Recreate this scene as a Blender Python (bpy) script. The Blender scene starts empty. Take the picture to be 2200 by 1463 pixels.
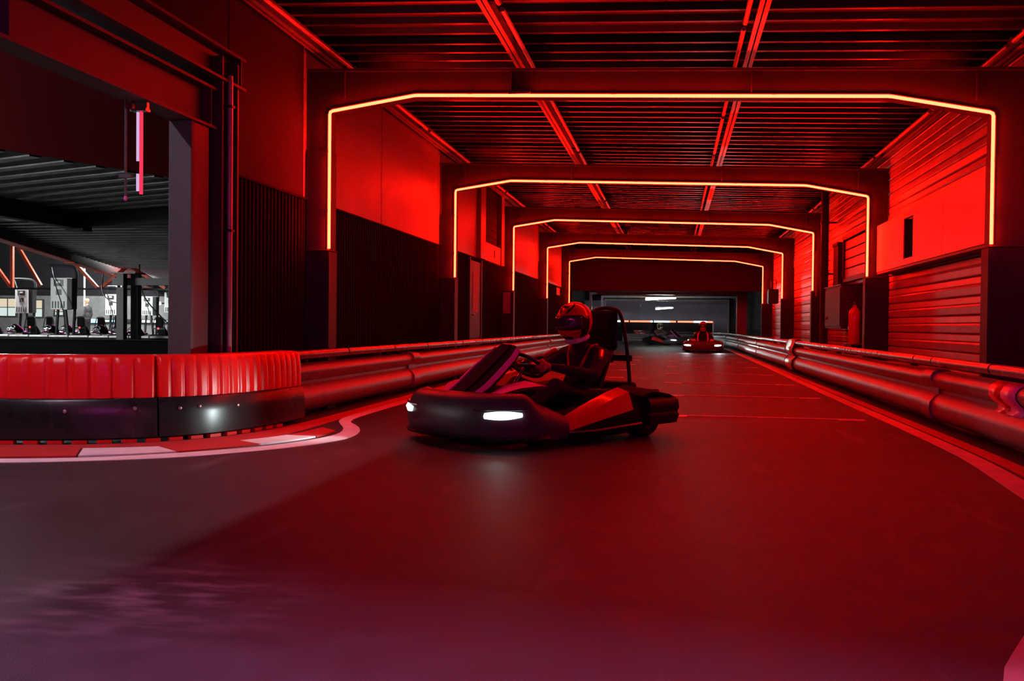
import bpy, math, random
from mathutils import Matrix, Vector, Euler
random.seed(7)
PI = math.pi
scene = bpy.context.scene
col = scene.collection

# ------------------------------------------------------------------ camera
F_PX, YAW, PITCH, ROLL, CAM_H = 2115.3, 0.1622, -0.0159, -0.010, 0.87
Rz = Matrix.Rotation(YAW, 3, 'Z'); Rx = Matrix.Rotation(PITCH, 3, 'X'); Ry = Matrix.Rotation(ROLL, 3, 'Y')
R3 = Rz @ Rx @ Ry
cx, cy, cz = R3.col[0], R3.col[1], R3.col[2]
cam_d = bpy.data.cameras.new('camera')
cam_d.sensor_width = 36.0; cam_d.sensor_fit = 'HORIZONTAL'
cam_d.lens = F_PX / 2200.0 * 36.0
cam_d.clip_start = 0.05; cam_d.clip_end = 300
cam = bpy.data.objects.new('camera', cam_d); col.objects.link(cam)
cam.matrix_world = Matrix(((cx[0], cz[0], -cy[0], 0), (cx[1], cz[1], -cy[1], 0), (cx[2], cz[2], -cy[2], CAM_H), (0, 0, 0, 1)))
scene.camera = cam

# ------------------------------------------------------------------ world, exposure
w = bpy.data.worlds.new('world'); scene.world = w; w.use_nodes = True
bg = w.node_tree.nodes['Background']; bg.inputs[0].default_value = (0.5, 0.45, 0.6, 1); bg.inputs[1].default_value = 0.002
vs = scene.view_settings
scene.display_settings.display_device = 'sRGB'
vs.view_transform = 'Standard'; vs.look = 'None'; vs.gamma = 1.0; vs.use_curve_mapping = False
vs.exposure = 0.0
scene.cycles.use_denoising = True
scene.cycles.max_bounces = 4; scene.cycles.diffuse_bounces = 3; scene.cycles.glossy_bounces = 2
scene.cycles.sample_clamp_indirect = 6.0
scene.cycles.use_adaptive_sampling = True; scene.cycles.adaptive_threshold = 0.04; scene.cycles.adaptive_min_samples = 20

# light levels (radiance of each luminous surface)
NEON = (160.0, 0.82, 0.28)
NEON_HALO = (2.6, 0.03, 0.01)  # jacket glow stands in for the red halo round each tube
HALL_TUBE = (0.95, 0.64, 0.80, 240.0)
TROUGH_TUBE = (0.85, 0.26, 0.66, 900.0)
PIT_TUBE = (0.95, 1.0, 0.98, 1600.0)
FAR_TUBE = (0.95, 1.0, 0.92, 85.0)
HEADLAMP = (0.85, 1.0, 1.0, 3.0)

# ------------------------------------------------------------------ materials
def _mat(name):
    m = bpy.data.materials.new(name); m.use_nodes = True
    nt = m.node_tree; b = nt.nodes['Principled BSDF']
    return m, nt, b
def M(name, c, rough=0.5, metal=0.0, var=0.2, scale=6.0, bump=0.0, bscale=80.0, spec=0.5, coat=0.0):
    m, nt, b = _mat(name)
    tc = nt.nodes.new('ShaderNodeTexCoord')
    nz = nt.nodes.new('ShaderNodeTexNoise'); nz.inputs['Scale'].default_value = scale; nz.inputs['Detail'].default_value = 5
    nt.links.new(tc.outputs['Object'], nz.inputs['Vector'])
    rp = nt.nodes.new('ShaderNodeValToRGB')
    rp.color_ramp.elements[0].position = 0.3; rp.color_ramp.elements[1].position = 0.72
    lo = [max(0, k * (1 - var)) for k in c[:3]]; hi = [min(1, k * (1 + var)) for k in c[:3]]
    rp.color_ramp.elements[0].color = (*lo, 1); rp.color_ramp.elements[1].color = (*hi, 1)
    nt.links.new(nz.outputs['Fac'], rp.inputs['Fac'])
    nt.links.new(rp.outputs['Color'], b.inputs['Base Color'])
    mr = nt.nodes.new('ShaderNodeMapRange'); mr.inputs['To Min'].default_value = max(0.03, rough * 0.85); mr.inputs['To Max'].default_value = min(1, rough * 1.15)
    nt.links.new(nz.outputs['Fac'], mr.inputs['Value']); nt.links.new(mr.outputs['Result'], b.inputs['Roughness'])
    b.inputs['Metallic'].default_value = metal
    b.inputs['Specular IOR Level'].default_value = spec
    if coat: b.inputs['Coat Weight'].default_value = coat; b.inputs['Coat Roughness'].default_value = 0.08
    if bump:
        n2 = nt.nodes.new('ShaderNodeTexNoise'); n2.inputs['Scale'].default_value = bscale; n2.inputs['Detail'].default_value = 3
        nt.links.new(tc.outputs['Object'], n2.inputs['Vector'])
        bp = nt.nodes.new('ShaderNodeBump'); bp.inputs['Strength'].default_value = bump; bp.inputs['Distance'].default_value = 0.01
        nt.links.new(n2.outputs['Fac'], bp.inputs['Height']); nt.links.new(bp.outputs['Normal'], b.inputs['Normal'])
    return m
def EM(name, rgb, strength=1.0):
    m = bpy.data.materials.new(name); m.use_nodes = True; nt = m.node_tree
    nt.nodes.remove(nt.nodes['Principled BSDF'])
    e = nt.nodes.new('ShaderNodeEmission'); e.inputs[0].default_value = (*rgb[:3], 1); e.inputs[1].default_value = strength
    nt.links.new(e.outputs[0], nt.nodes['Material Output'].inputs[0])
    return m
def emneon(name, rgb):
    k = max(rgb); return EM(name, [v / k for v in rgb], k)

def asphalt():
    m, nt, b = _mat('asphalt')
    L = nt.links.new
    tc = nt.nodes.new('ShaderNodeTexCoord')
    def noise(scale, detail, vec=None):
        n = nt.nodes.new('ShaderNodeTexNoise'); n.inputs['Scale'].default_value = scale; n.inputs['Detail'].default_value = detail
        L(vec or tc.outputs['Object'], n.inputs['Vector']); return n
    big = noise(0.55, 4); mid = noise(6.0, 6); fine = noise(160.0, 2)
    mp = nt.nodes.new('ShaderNodeMapping'); mp.inputs['Scale'].default_value = (2.2, 0.35, 1); mp.inputs['Rotation'].default_value = (0, 0, 0.9)
    L(tc.outputs['Object'], mp.inputs['Vector'])
    streak = noise(1.6, 6, mp.outputs['Vector'])
    r1 = nt.nodes.new('ShaderNodeValToRGB'); r1.color_ramp.elements[0].position = 0.25; r1.color_ramp.elements[1].position = 0.8
    r1.color_ramp.elements[0].color = (0.030, 0.027, 0.032, 1); r1.color_ramp.elements[1].color = (0.062, 0.057, 0.064, 1)
    L(big.outputs['Fac'], r1.inputs['Fac'])
    r2 = nt.nodes.new('ShaderNodeValToRGB'); r2.color_ramp.elements[0].position = 0.3; r2.color_ramp.elements[1].position = 0.75
    r2.color_ramp.elements[0].color = (0.72, 0.72, 0.72, 1); r2.color_ramp.elements[1].color = (1.2, 1.2, 1.2, 1)
    L(mid.outputs['Fac'], r2.inputs['Fac'])
    mx = nt.nodes.new('ShaderNodeMix'); mx.data_type = 'RGBA'; mx.blend_type = 'MULTIPLY'; mx.inputs['Factor'].default_value = 1
    L(r1.outputs['Color'], mx.inputs['A']); L(r2.outputs['Color'], mx.inputs['B'])
    # pale scuffed patches of worn tarmac
    r3 = nt.nodes.new('ShaderNodeValToRGB'); r3.color_ramp.elements[0].position = 0.60; r3.color_ramp.elements[1].position = 0.74
    L(streak.outputs['Fac'], r3.inputs['Fac'])
    mx2 = nt.nodes.new('ShaderNodeMix'); mx2.data_type = 'RGBA'
    mul = nt.nodes.new('ShaderNodeMath'); mul.operation = 'MULTIPLY'; mul.inputs[1].default_value = 0.35
    L(r3.outputs['Color'], mul.inputs[0]); L(mul.outputs[0], mx2.inputs['Factor'])
    L(mx.outputs['Result'], mx2.inputs['A']); mx2.inputs['B'].default_value = (0.20, 0.19, 0.19, 1)
    # scuffed patch by the left corner: wear, with lamp glint put into its tone
    ds = nt.nodes.new('ShaderNodeVectorMath'); ds.operation = 'DISTANCE'; ds.inputs[1].default_value = (-1.60, 2.92, 0)
    L(tc.outputs['Object'], ds.inputs[0])
    dm = nt.nodes.new('ShaderNodeMapRange'); dm.inputs['From Min'].default_value = 0.10; dm.inputs['From Max'].default_value = 0.62; dm.inputs['To Min'].default_value = 1; dm.inputs['To Max'].default_value = 0
    L(ds.outputs['Value'], dm.inputs['Value'])
    mp2 = nt.nodes.new('ShaderNodeMapping'); mp2.inputs['Scale'].default_value = (3.0, 8.0, 1); mp2.inputs['Rotation'].default_value = (0, 0, -0.35)
    L(tc.outputs['Object'], mp2.inputs['Vector']); sc_ = noise(1.5, 7, mp2.outputs['Vector'])
    r4 = nt.nodes.new('ShaderNodeValToRGB'); r4.color_ramp.elements[0].position = 0.46; r4.color_ramp.elements[1].position = 0.80
    L(sc_.outputs['Fac'], r4.inputs['Fac'])
    m4 = nt.nodes.new('ShaderNodeMath'); m4.operation = 'MULTIPLY'; L(r4.outputs['Color'], m4.inputs[0]); L(dm.outputs['Result'], m4.inputs[1])
    mx3 = nt.nodes.new('ShaderNodeMix'); mx3.data_type = 'RGBA'; L(m4.outputs[0], mx3.inputs['Factor'])
    L(mx2.outputs['Result'], mx3.inputs['A']); mx3.inputs['B'].default_value = (0.24, 0.23, 0.22, 1)
    L(mx3.outputs['Result'], b.inputs['Base Color'])
    mr = nt.nodes.new('ShaderNodeMapRange'); mr.inputs['To Min'].default_value = 0.50; mr.inputs['To Max'].default_value = 0.68
    L(mid.outputs['Fac'], mr.inputs['Value']); L(mr.outputs['Result'], b.inputs['Roughness'])
    bp = nt.nodes.new('ShaderNodeBump'); bp.inputs['Strength'].default_value = 0.35; bp.inputs['Distance'].default_value = 0.006
    L(fine.outputs['Fac'], bp.inputs['Height']); L(bp.outputs['Normal'], b.inputs['Normal'])
    b.inputs['Specular IOR Level'].default_value = 0.2
    return m

m_asphalt = asphalt()
m_steel = M('painted_dark_steel', (0.05, 0.046, 0.05), 0.5, 0, 0.2, 3, spec=0.4)
m_beam = M('black_frame_paint', (0.022, 0.020, 0.023), 0.6, 0, 0.2, 3)
m_lintel = M('lintel_paint', (0.06, 0.05, 0.052), 0.6, 0, 0.15, 2)
m_purlin = M('galvanised_purlin', (0.38, 0.36, 0.36), 0.42, 0.5, 0.15, 5)
m_deck = M('roof_deck', (0.048, 0.045, 0.048), 0.34, 0.6, 0.2, 2.5)
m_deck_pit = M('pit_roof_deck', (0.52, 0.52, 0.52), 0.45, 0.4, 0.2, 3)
m_panel_shade = M('wall_panel_shaded', (0.03, 0.026, 0.026), 0.85, 0, 0.2, 2.0, spec=0.15)  # darker copy of wall_panel: the near bay's shade is put into the colour
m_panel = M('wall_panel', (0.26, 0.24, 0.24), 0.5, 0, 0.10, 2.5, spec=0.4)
m_panel_r = M('wall_plank', (0.46, 0.44, 0.44), 0.4, 0.15, 0.12, 2.0)
m_clad = M('black_cladding', (0.010, 0.009, 0.011), 0.85, 0, 0.2, 4, spec=0.1)
m_board = M('smooth_wall_board', (0.55, 0.52, 0.52), 0.34, 0, 0.08, 2.0)
m_casing = M('casing_board', (0.030, 0.026, 0.034), 0.6, 0, 0.15, 3)
m_jamb = M('grey_jamb_paint', (0.062, 0.062, 0.068), 0.7, 0, 0.1, 9, bump=0.1)
m_rail = M('rail_plastic', (0.22, 0.21, 0.22), 0.38, 0, 0.2, 5)
m_tube = M('rail_tube_plastic', (0.16, 0.155, 0.165), 0.26, 0, 0.2, 8)
m_dark = M('rail_joint_black', (0.018, 0.017, 0.018), 0.5)
m_redpl = M('red_barrier_plastic', (0.93, 0.012, 0.012), 0.32, 0, 0.06, 3, spec=0.5)
m_skirt = M('black_skirt_rubber', (0.016, 0.016, 0.019), 0.28, 0, 0.3, 4)
m_bolt = M('bolt_zinc', (0.55, 0.55, 0.57), 0.3, 0.9)
m_white = M('white_road_paint', (0.90, 0.84, 0.87), 0.6, 0, 0.10, 7, bump=0.1, bscale=120)
m_redp = M('red_road_paint', (0.60, 0.03, 0.03), 0.6, 0, 0.15, 6, bump=0.1, bscale=120)
m_orange = M('edge_line_paint', (0.75, 0.42, 0.36), 0.6, 0, 0.15, 6, bump=0.1, bscale=120)
m_gridp = M('grid_paint', (0.60, 0.55, 0.55), 0.65, 0, 0.3, 20)
m_black = M('black_plastic', (0.016, 0.016, 0.019), 0.45, 0, 0.2, 10, spec=0.25)
m_tyre = M('tyre_rubber', (0.017, 0.017, 0.018), 0.7, 0, 0.2, 20)
m_rim = M('wheel_rim', (0.25, 0.25, 0.26), 0.35, 0.8)
m_kred = M('kart_red_plastic', (0.72, 0.03, 0.015), 0.28, 0, 0.06, 8, coat=0.3)
m_kpink = M('kart_pink_decal', (0.85, 0.10, 0.62), 0.4, 0, 0.05, 8)
m_matte = M('matt_black_plastic', (0.014, 0.013, 0.016), 0.8, 0, 0.2, 10, spec=0.08)
m_nose = M('kart_nose_plastic', (0.07, 0.066, 0.078), 0.4, 0, 0.15, 8)
m_kwhite = M('kart_white_plastic', (0.75, 0.74, 0.75), 0.35)
m_chrome = M('kart_tube_steel', (0.45, 0.45, 0.47), 0.25, 0.9)
m_suit = M('race_suit_black', (0.022, 0.020, 0.024), 0.85, 0, 0.25, 30)
m_suit2 = M('race_suit_grey', (0.10, 0.095, 0.09), 0.85, 0, 0.25, 30)
m_glove = M('glove_red', (0.62, 0.05, 0.08), 0.7, 0, 0.15, 30)
m_hred = M('helmet_red', (0.85, 0.03, 0.015), 0.2, 0, 0.04, 6, coat=0.6)
m_hblk = M('helmet_black', (0.012, 0.012, 0.014), 0.25)
m_hyel = M('helmet_yellow_green', (0.62, 0.66, 0.22), 0.25, coat=0.5)
m_hwht = M('helmet_white', (0.8, 0.8, 0.82), 0.25, coat=0.5)
m_visor = M('visor_violet', (0.10, 0.03, 0.10), 0.08, 0.3, 0.1, 4, spec=0.8)
m_skin = M('skin', (0.50, 0.30, 0.22), 0.6)
m_cabinet = M('charger_cabinet', (0.62, 0.65, 0.66), 0.45, 0, 0.05, 5)
m_screen = M('charger_display', (0.03, 0.03, 0.035), 0.3)
m_orred = M('orange_red_truss', (0.75, 0.09, 0.03), 0.5, 0, 0.1, 5)
m_dkred = M('dark_red_beam', (0.10, 0.012, 0.014), 0.6, 0, 0.15, 4)
m_fascia = M('fascia_board', (0.45, 0.04, 0.04), 0.75, 0, 0.12, 1.5)
m_grey = M('grey_concrete', (0.10, 0.10, 0.10), 0.8, 0, 0.2, 3, bump=0.1)
m_purple = M('far_wall_paint', (0.30, 0.26, 0.36), 0.75, 0, 0.15, 1.5)
m_cable = M('cable_black', (0.012, 0.012, 0.012), 0.6)
m_ext = M('extinguisher_red', (0.70, 0.015, 0.02), 0.22, 0, 0.05, 5, coat=0.5)
m_pale = M('pale_grey', (0.42, 0.38, 0.42), 0.7, 0, 0.25, 25)
m_cap = M('cap_straw', (0.62, 0.55, 0.33), 0.8)
m_jacket = M('work_jacket', (0.07, 0.068, 0.07), 0.85, 0, 0.2, 20)
m_neon = emneon('neon_core', NEON); m_nj = emneon('neon_halo', NEON_HALO)
m_hall = EM('hall_tube_glow', HALL_TUBE[:3], HALL_TUBE[3])
m_trough = EM('trough_tube_glow', TROUGH_TUBE[:3], TROUGH_TUBE[3])
m_pit = EM('pit_tube_glow', PIT_TUBE[:3], PIT_TUBE[3])
m_rib_fill = EM('rib_fill_glow', PIT_TUBE[:3], 420.0)
m_violet = EM('violet_tube_glow', (0.60, 0.06, 1.0), 110.0)
m_far = EM('far_tube_glow', FAR_TUBE[:3], FAR_TUBE[3])
m_head = EM('headlamp_glow', HEADLAMP[:3], HEADLAMP[3])
m_tail = EM('tail_lamp_glow', (1.0, 0.08, 0.07), 2.6)
m_ledw = EM('led_white', (0.95, 0.95, 1.0), 3.2)
m_ledr = EM('led_red', (1.0, 0.16, 0.08), 3.4)
m_ledc = EM('led_cyan', (0.45, 0.85, 0.95), 1.7)
m_win = EM('warm_window_light', (1.0, 0.86, 0.62), 0.75)
m_win2 = EM('pale_window_light', (0.82, 0.98, 0.95), 0.8)
m_tubr = EM('hanging_led_red', (1.0, 0.02, 0.05), 2.2)
m_tubw = EM('hanging_led_lilac', (0.75, 0.50, 0.85), 0.9)

# ------------------------------------------------------------------ mesh helpers
def basis(d):
    d = Vector(d).normalized()
    a = Vector((0, 0, 1)) if abs(d.z) < 0.95 else Vector((1, 0, 0))
    u = d.cross(a).normalized(); v = u.cross(d).normalized()
    return u, v
class MB:
    def __init__(s): s.v = []; s.f = []
    def add(s, vs_, fs):
        n = len(s.v); s.v += [tuple(x) for x in vs_]; s.f += [tuple(i + n for i in f) for f in fs]; return s
    def box(s, lo, hi):
        (a, b, c), (d, e, f) = lo, hi
        return s.add([(a, b, c), (d, b, c), (d, e, c), (a, e, c), (a, b, f), (d, b, f), (d, e, f), (a, e, f)],
                     [(3, 2, 1, 0), (4, 5, 6, 7), (0, 1, 5, 4), (1, 2, 6, 5), (2, 3, 7, 6), (3, 0, 4, 7)])
    def obox(s, c, size, rot):
        mb = MB().box([-k / 2 for k in size], [k / 2 for k in size]); c = Vector(c)
        return s.add([c + rot @ Vector(p) for p in mb.v], mb.f)
    def bar(s, p0, p1, wd, ht, up=(0, 0, 1)):
        p0, p1 = Vector(p0), Vector(p1); d = (p1 - p0).normalized(); up = Vector(up)
        u = d.cross(up).normalized(); v = u.cross(d).normalized()
        q = []
        for p in (p0, p1): q += [p - u * wd / 2 - v * ht / 2, p + u * wd / 2 - v * ht / 2, p + u * wd / 2 + v * ht / 2, p - u * wd / 2 + v * ht / 2]
        return s.add(q, [(0, 1, 2, 3), (7, 6, 5, 4), (0, 4, 5, 1), (1, 5, 6, 2), (2, 6, 7, 3), (3, 7, 4, 0)])
    def loft(s, rings, caps=True, closed=False):
        n = len(rings[0]); vs_ = [p for r in rings for p in r]; fs = []
        k = len(rings)
        for i in range(k if closed else k - 1):
            a, b = i * n, ((i + 1) % k) * n
            for j in range(n):
                j2 = (j + 1) % n; fs.append((a + j, a + j2, b + j2, b + j))
        if caps and not closed: fs.append(tuple(range(n - 1, -1, -1))); fs.append(tuple((k - 1) * n + j for j in range(n)))
        return s.add(vs_, fs)
    def tube(s, pts, r, n=8, closed=False, caps=True):
        pts = [Vector(p) for p in pts]; k = len(pts); rings = []; pu = None
        rs = r if isinstance(r, (list, tuple)) else [r] * k
        for i, p in enumerate(pts):
            a = pts[i - 1] if (i or closed) else p; b = pts[(i + 1) % k] if (i < k - 1 or closed) else p
            d = (b - a).normalized()
            if pu is None: u, v = basis(d)
            else:
                u = (pu - d * pu.dot(d)).normalized(); v = u.cross(d).normalized()
            pu = u
            st = 1.0
            if 0 < i < k - 1 or closed:
                c = (p - a).normalized().dot((b - p).normalized()); st = 1 / max(0.6, math.sqrt(max(0.05, (1 + c) / 2)))
            rings.append([p + (u * math.cos(2 * PI * j / n) + v * math.sin(2 * PI * j / n)) * rs[i] * st for j in range(n)])
        return s.loft(rings, caps, closed)
    def cyl(s, p0, p1, r0, r1=None, n=12): return s.tube([p0, p1], [r0, r0 if r1 is None else r1], n)
    def lathe(s, prof, c, axis, n=20):
        u, v = basis(axis); ax = Vector(axis).normalized(); c = Vector(c)
        rings = [[c + ax * h + (u * math.cos(2 * PI * j / n) + v * math.sin(2 * PI * j / n)) * max(r, 1e-4) for j in range(n)] for r, h in prof]
        return s.loft(rings, True)
    def ell(s, c, rad, n=14, m=9, rot=None):
        c = Vector(c); rad = (rad,) * 3 if isinstance(rad, (int, float)) else rad; rings = []
        for i in range(m + 1):
            t = -PI / 2 + PI * i / m
            t = max(-PI / 2 + 0.05, min(PI / 2 - 0.05, t))
            ring = []
            for j in range(n):
                a = 2 * PI * j / n
                q = Vector((rad[0] * math.cos(t) * math.cos(a), rad[1] * math.cos(t) * math.sin(a), rad[2] * math.sin(t)))
                ring.append(c + (rot @ q if rot else q))
            rings.append(ring)
        return s.loft(rings, True)
    def cap(s, p0, p1, r0, r1, n=12):               # tapered limb with round ends
        p0, p1 = Vector(p0), Vector(p1); s.ell(p0, r0, n, 8); s.ell(p1, r1, n, 8); return s.tube([p0, p1], [r0, r1], n)
    def prism(s, poly, a, b, axis='Y'):             # polygon in the two other axes, from a to b along axis
        def P(u, v, t): return {'Y': (u, t, v), 'X': (t, u, v), 'Z': (u, v, t)}[axis]
        n = len(poly)
        vs_ = [P(u, v, a) for u, v in poly] + [P(u, v, b) for u, v in poly]
        fs = [tuple(range(n)), tuple(range(2 * n - 1, n - 1, -1))] + [(j, (j + 1) % n + 0, (j + 1) % n + n, j + n) for j in range(n)]
        return s.add(vs_, fs)
    def mesh(s, name, mat, smooth=True, ang=38):
        me = bpy.data.meshes.new(name); me.from_pydata([tuple(p) for p in s.v], [], s.f); me.validate()
        import bmesh
        bm = bmesh.new(); bm.from_mesh(me); bmesh.ops.recalc_face_normals(bm, faces=bm.faces); bm.to_mesh(me); bm.free()
        if smooth: me.shade_smooth(); me.set_sharp_from_angle(angle=math.radians(ang))
        if mat: me.materials.append(mat)
        return me
    def build(s, name, mat, parent=None, smooth=True, bevel=0.0, seg=2, ang=38):
        return place(s.mesh(name, mat, smooth, ang), name, parent, bevel, seg)
def place(me, name, parent=None, bevel=0.0, seg=2, loc=None):
    o = bpy.data.objects.new(name, me); col.objects.link(o)
    if loc is not None: o.location = loc
    if parent is not None:
        o.parent = parent
        o.matrix_parent_inverse = Matrix.Translation(parent.location).inverted()
    if bevel:
        b = o.modifiers.new('bevel', 'BEVEL'); b.width = bevel; b.segments = seg; b.limit_method = 'ANGLE'; b.angle_limit = math.radians(40)
    return o
LABELS = set()
def tag(o, label, cat, group=None):
    o['label'] = label; o['category'] = cat
    if group: o['group'] = group
    return o
def struct(o): o['kind'] = 'structure'; return o
def thing(name, label, cat, loc=(0, 0, 0), group=None):
    o = bpy.data.objects.new(name, None); o.empty_display_size = 0.2; o.location = loc; col.objects.link(o)
    return tag(o, label, cat, group)
def sthing(name, loc=(0, 0, 0)):
    o = bpy.data.objects.new(name, None); o.empty_display_size = 0.2; o.location = loc; col.objects.link(o)
    return struct(o)
def bx(name, lo, hi, mat, parent=None, bevel=0.0): return MB().box(lo, hi).build(name, mat, parent, False, bevel, 1)
def copy_tree(o, parent=None):
    c = o.copy(); col.objects.link(c)
    if parent is not None: c.parent = parent
    for ch in list(o.children): copy_tree(ch, c)
    return c
def remesh(o, vox, it=5):
    r = o.modifiers.new('remesh', 'REMESH'); r.mode = 'VOXEL'; r.voxel_size = vox; r.use_smooth_shade = True
    sm = o.modifiers.new('smooth', 'SMOOTH'); sm.factor = 0.5; sm.iterations = it
    return o
def resample(pts, step):
    pts = [Vector((*p, 0)) if len(p) == 2 else Vector(p) for p in pts]; out = [pts[0]]
    for a, b in zip(pts, pts[1:]):
        n = max(1, int(round((b - a).length / step)))
        for i in range(1, n + 1): out.append(a.lerp(b, i / n))
    return out
def smooth_path(pts, it=2):
    pts = [Vector((*p, 0)) if len(p) == 2 else Vector(p) for p in pts]
    for _ in range(it):
        q = [pts[0]]
        for a, b in zip(pts, pts[1:]): q += [a.lerp(b, 0.25), a.lerp(b, 0.75)]
        q.append(pts[-1]); pts = q
    return pts
def arclen(path):
    s = [0.0]
    for a, b in zip(path, path[1:]): s.append(s[-1] + (b - a).length)
    return s
def at_s(path, S, s):
    s = max(0, min(S[-1], s))
    for i in range(len(path) - 1):
        if S[i + 1] >= s or i == len(path) - 2:
            t = (s - S[i]) / max(1e-9, S[i + 1] - S[i]); d = (path[i + 1] - path[i]).normalized()
            j0, j1 = max(0, i - 1), min(len(path) - 1, i + 2)
            d = (path[j1] - path[j0]).normalized()
            return path[i].lerp(path[i + 1], t), d
def ribbon(name, left, right, mat, parent, z0=0.0, z1=0.004):
    mb = MB(); n = len(left)
    vs_ = [(p[0], p[1], z1) for p in left] + [(p[0], p[1], z1) for p in right] + [(p[0], p[1], z0) for p in left] + [(p[0], p[1], z0) for p in right]
    fs = []
    for i in range(n - 1):
        fs += [(i, i + 1, n + i + 1, n + i), (i, 2 * n + i, 2 * n + i + 1, i + 1), (n + i, n + i + 1, 3 * n + i + 1, 3 * n + i)]
    fs += [(0, n, 3 * n, 2 * n), (n - 1, 3 * n - 1, 4 * n - 1, 2 * n - 1)]
    return mb.add(vs_, fs).build(name, mat, parent, False)

# ================================================================== SETTING
ARCH_Y = [9.518 + 5.8 * i for i in range(5)]
XL, XR = -3.70, 3.15                       # wall planes
zn = lambda x: 3.063 - 0.0294 * x          # underside of portal beams (roof falls to the right)

floor = struct(MB().box((-46, -7, -0.3), (6, 66, 0)).build('floor', m_asphalt, None, False))

# ---- corridor ceiling: trapezoid deck, one sheet per bay
ceiling = sthing('ceiling', (0, 12, 3.7))
def deck_sheet(y0, y1, xa, xb, zf, pitch, mat, parent, name='roof_sheet', flat=0.05, web=0.035, dep=0.055, slope=0.0):
    prof = []; y = y0
    while y < y1 - 1e-6:
        prof += [(y, 0), (min(y1, y + pitch - flat - 2 * web), 0), (min(y1, y + pitch - flat - web), -dep), (min(y1, y + pitch - web), -dep)]
        y += pitch
    prof.append((y1, 0))
    prof2 = []
    for p in prof:
        if not prof2 or abs(prof2[-1][0] - p[0]) > 1e-5: prof2.append(p)
    vs_ = []; fs = []
    for (yy, dz) in prof2:
        a, b = (xa(yy), xb(yy)) if callable(xa) else (xa, xb)
        vs_ += [(a, yy, zf(a) + dz), (b, yy, zf(b) + dz), (a, yy, zf(a) + 0.08), (b, yy, zf(b) + 0.08)]
    for i in range(len(prof2) - 1):
        o = 4 * i; fs += [(o, o + 4, o + 5, o + 1), (o + 2, o + 3, o + 7, o + 6)]
    return MB().add(vs_, fs).build(name, mat, parent, False)
zdeck = lambda x: 3.72 - 0.0294 * x
bays = [-7.9, -2.08, 3.72] + ARCH_Y + [36.0]
for a, b in zip(bays, bays[1:]): deck_sheet(a + 0.1, b + 0.1, -3.95, 3.4, zdeck, 0.32, m_deck, ceiling)

# ---- purlins
plabel = ['roof purlin hugging the top of the left wall', 'grey roof purlin left of the ceiling centre', 'grey roof purlin right of the ceiling centre', 'roof purlin hugging the top of the right wall']
for k, x in enumerate((-3.60, -1.60, 0.70, 3.08)):
    t = thing('roof_purlin', plabel[k], 'purlin', (x, 0, 3.5 - 0.0294 * x), 'roof purlins along the corridor')
    zb = 3.50 - 0.0294 * x
    MB().box((x - 0.045, -7.8, zb), (x + 0.045, 35.9, zb + 0.012)).build('bottom_flange', m_purlin, t, False)
    MB().box((x - 0.006, -7.8, zb), (x + 0.006, 35.9, zdeck(x) - 0.055)).build('web', m_purlin, t, False)
    side = 1 if k in (0, 1) else -1
    y = -2.0 + 0.6 * k; q = 0
    while y < 34:                       # conduit beside the purlin, in lengths with clips
        ln = 2.6 + 0.5 * ((q * 7 + k) % 3)
        xx = x + side * 0.115
        MB().cyl((xx, y, zb + 0.035), (xx, y + ln, zb + 0.035), 0.022, n=8).build('conduit', m_purlin, t)
        bx('clip', (min(xx, x) - 0.02, y + ln - 0.02, zb + 0.05), (max(xx, x) + 0.02, y + ln + 0.06, zb + 0.075), m_beam, t)
        y += ln + 0.16; q += 1

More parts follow.
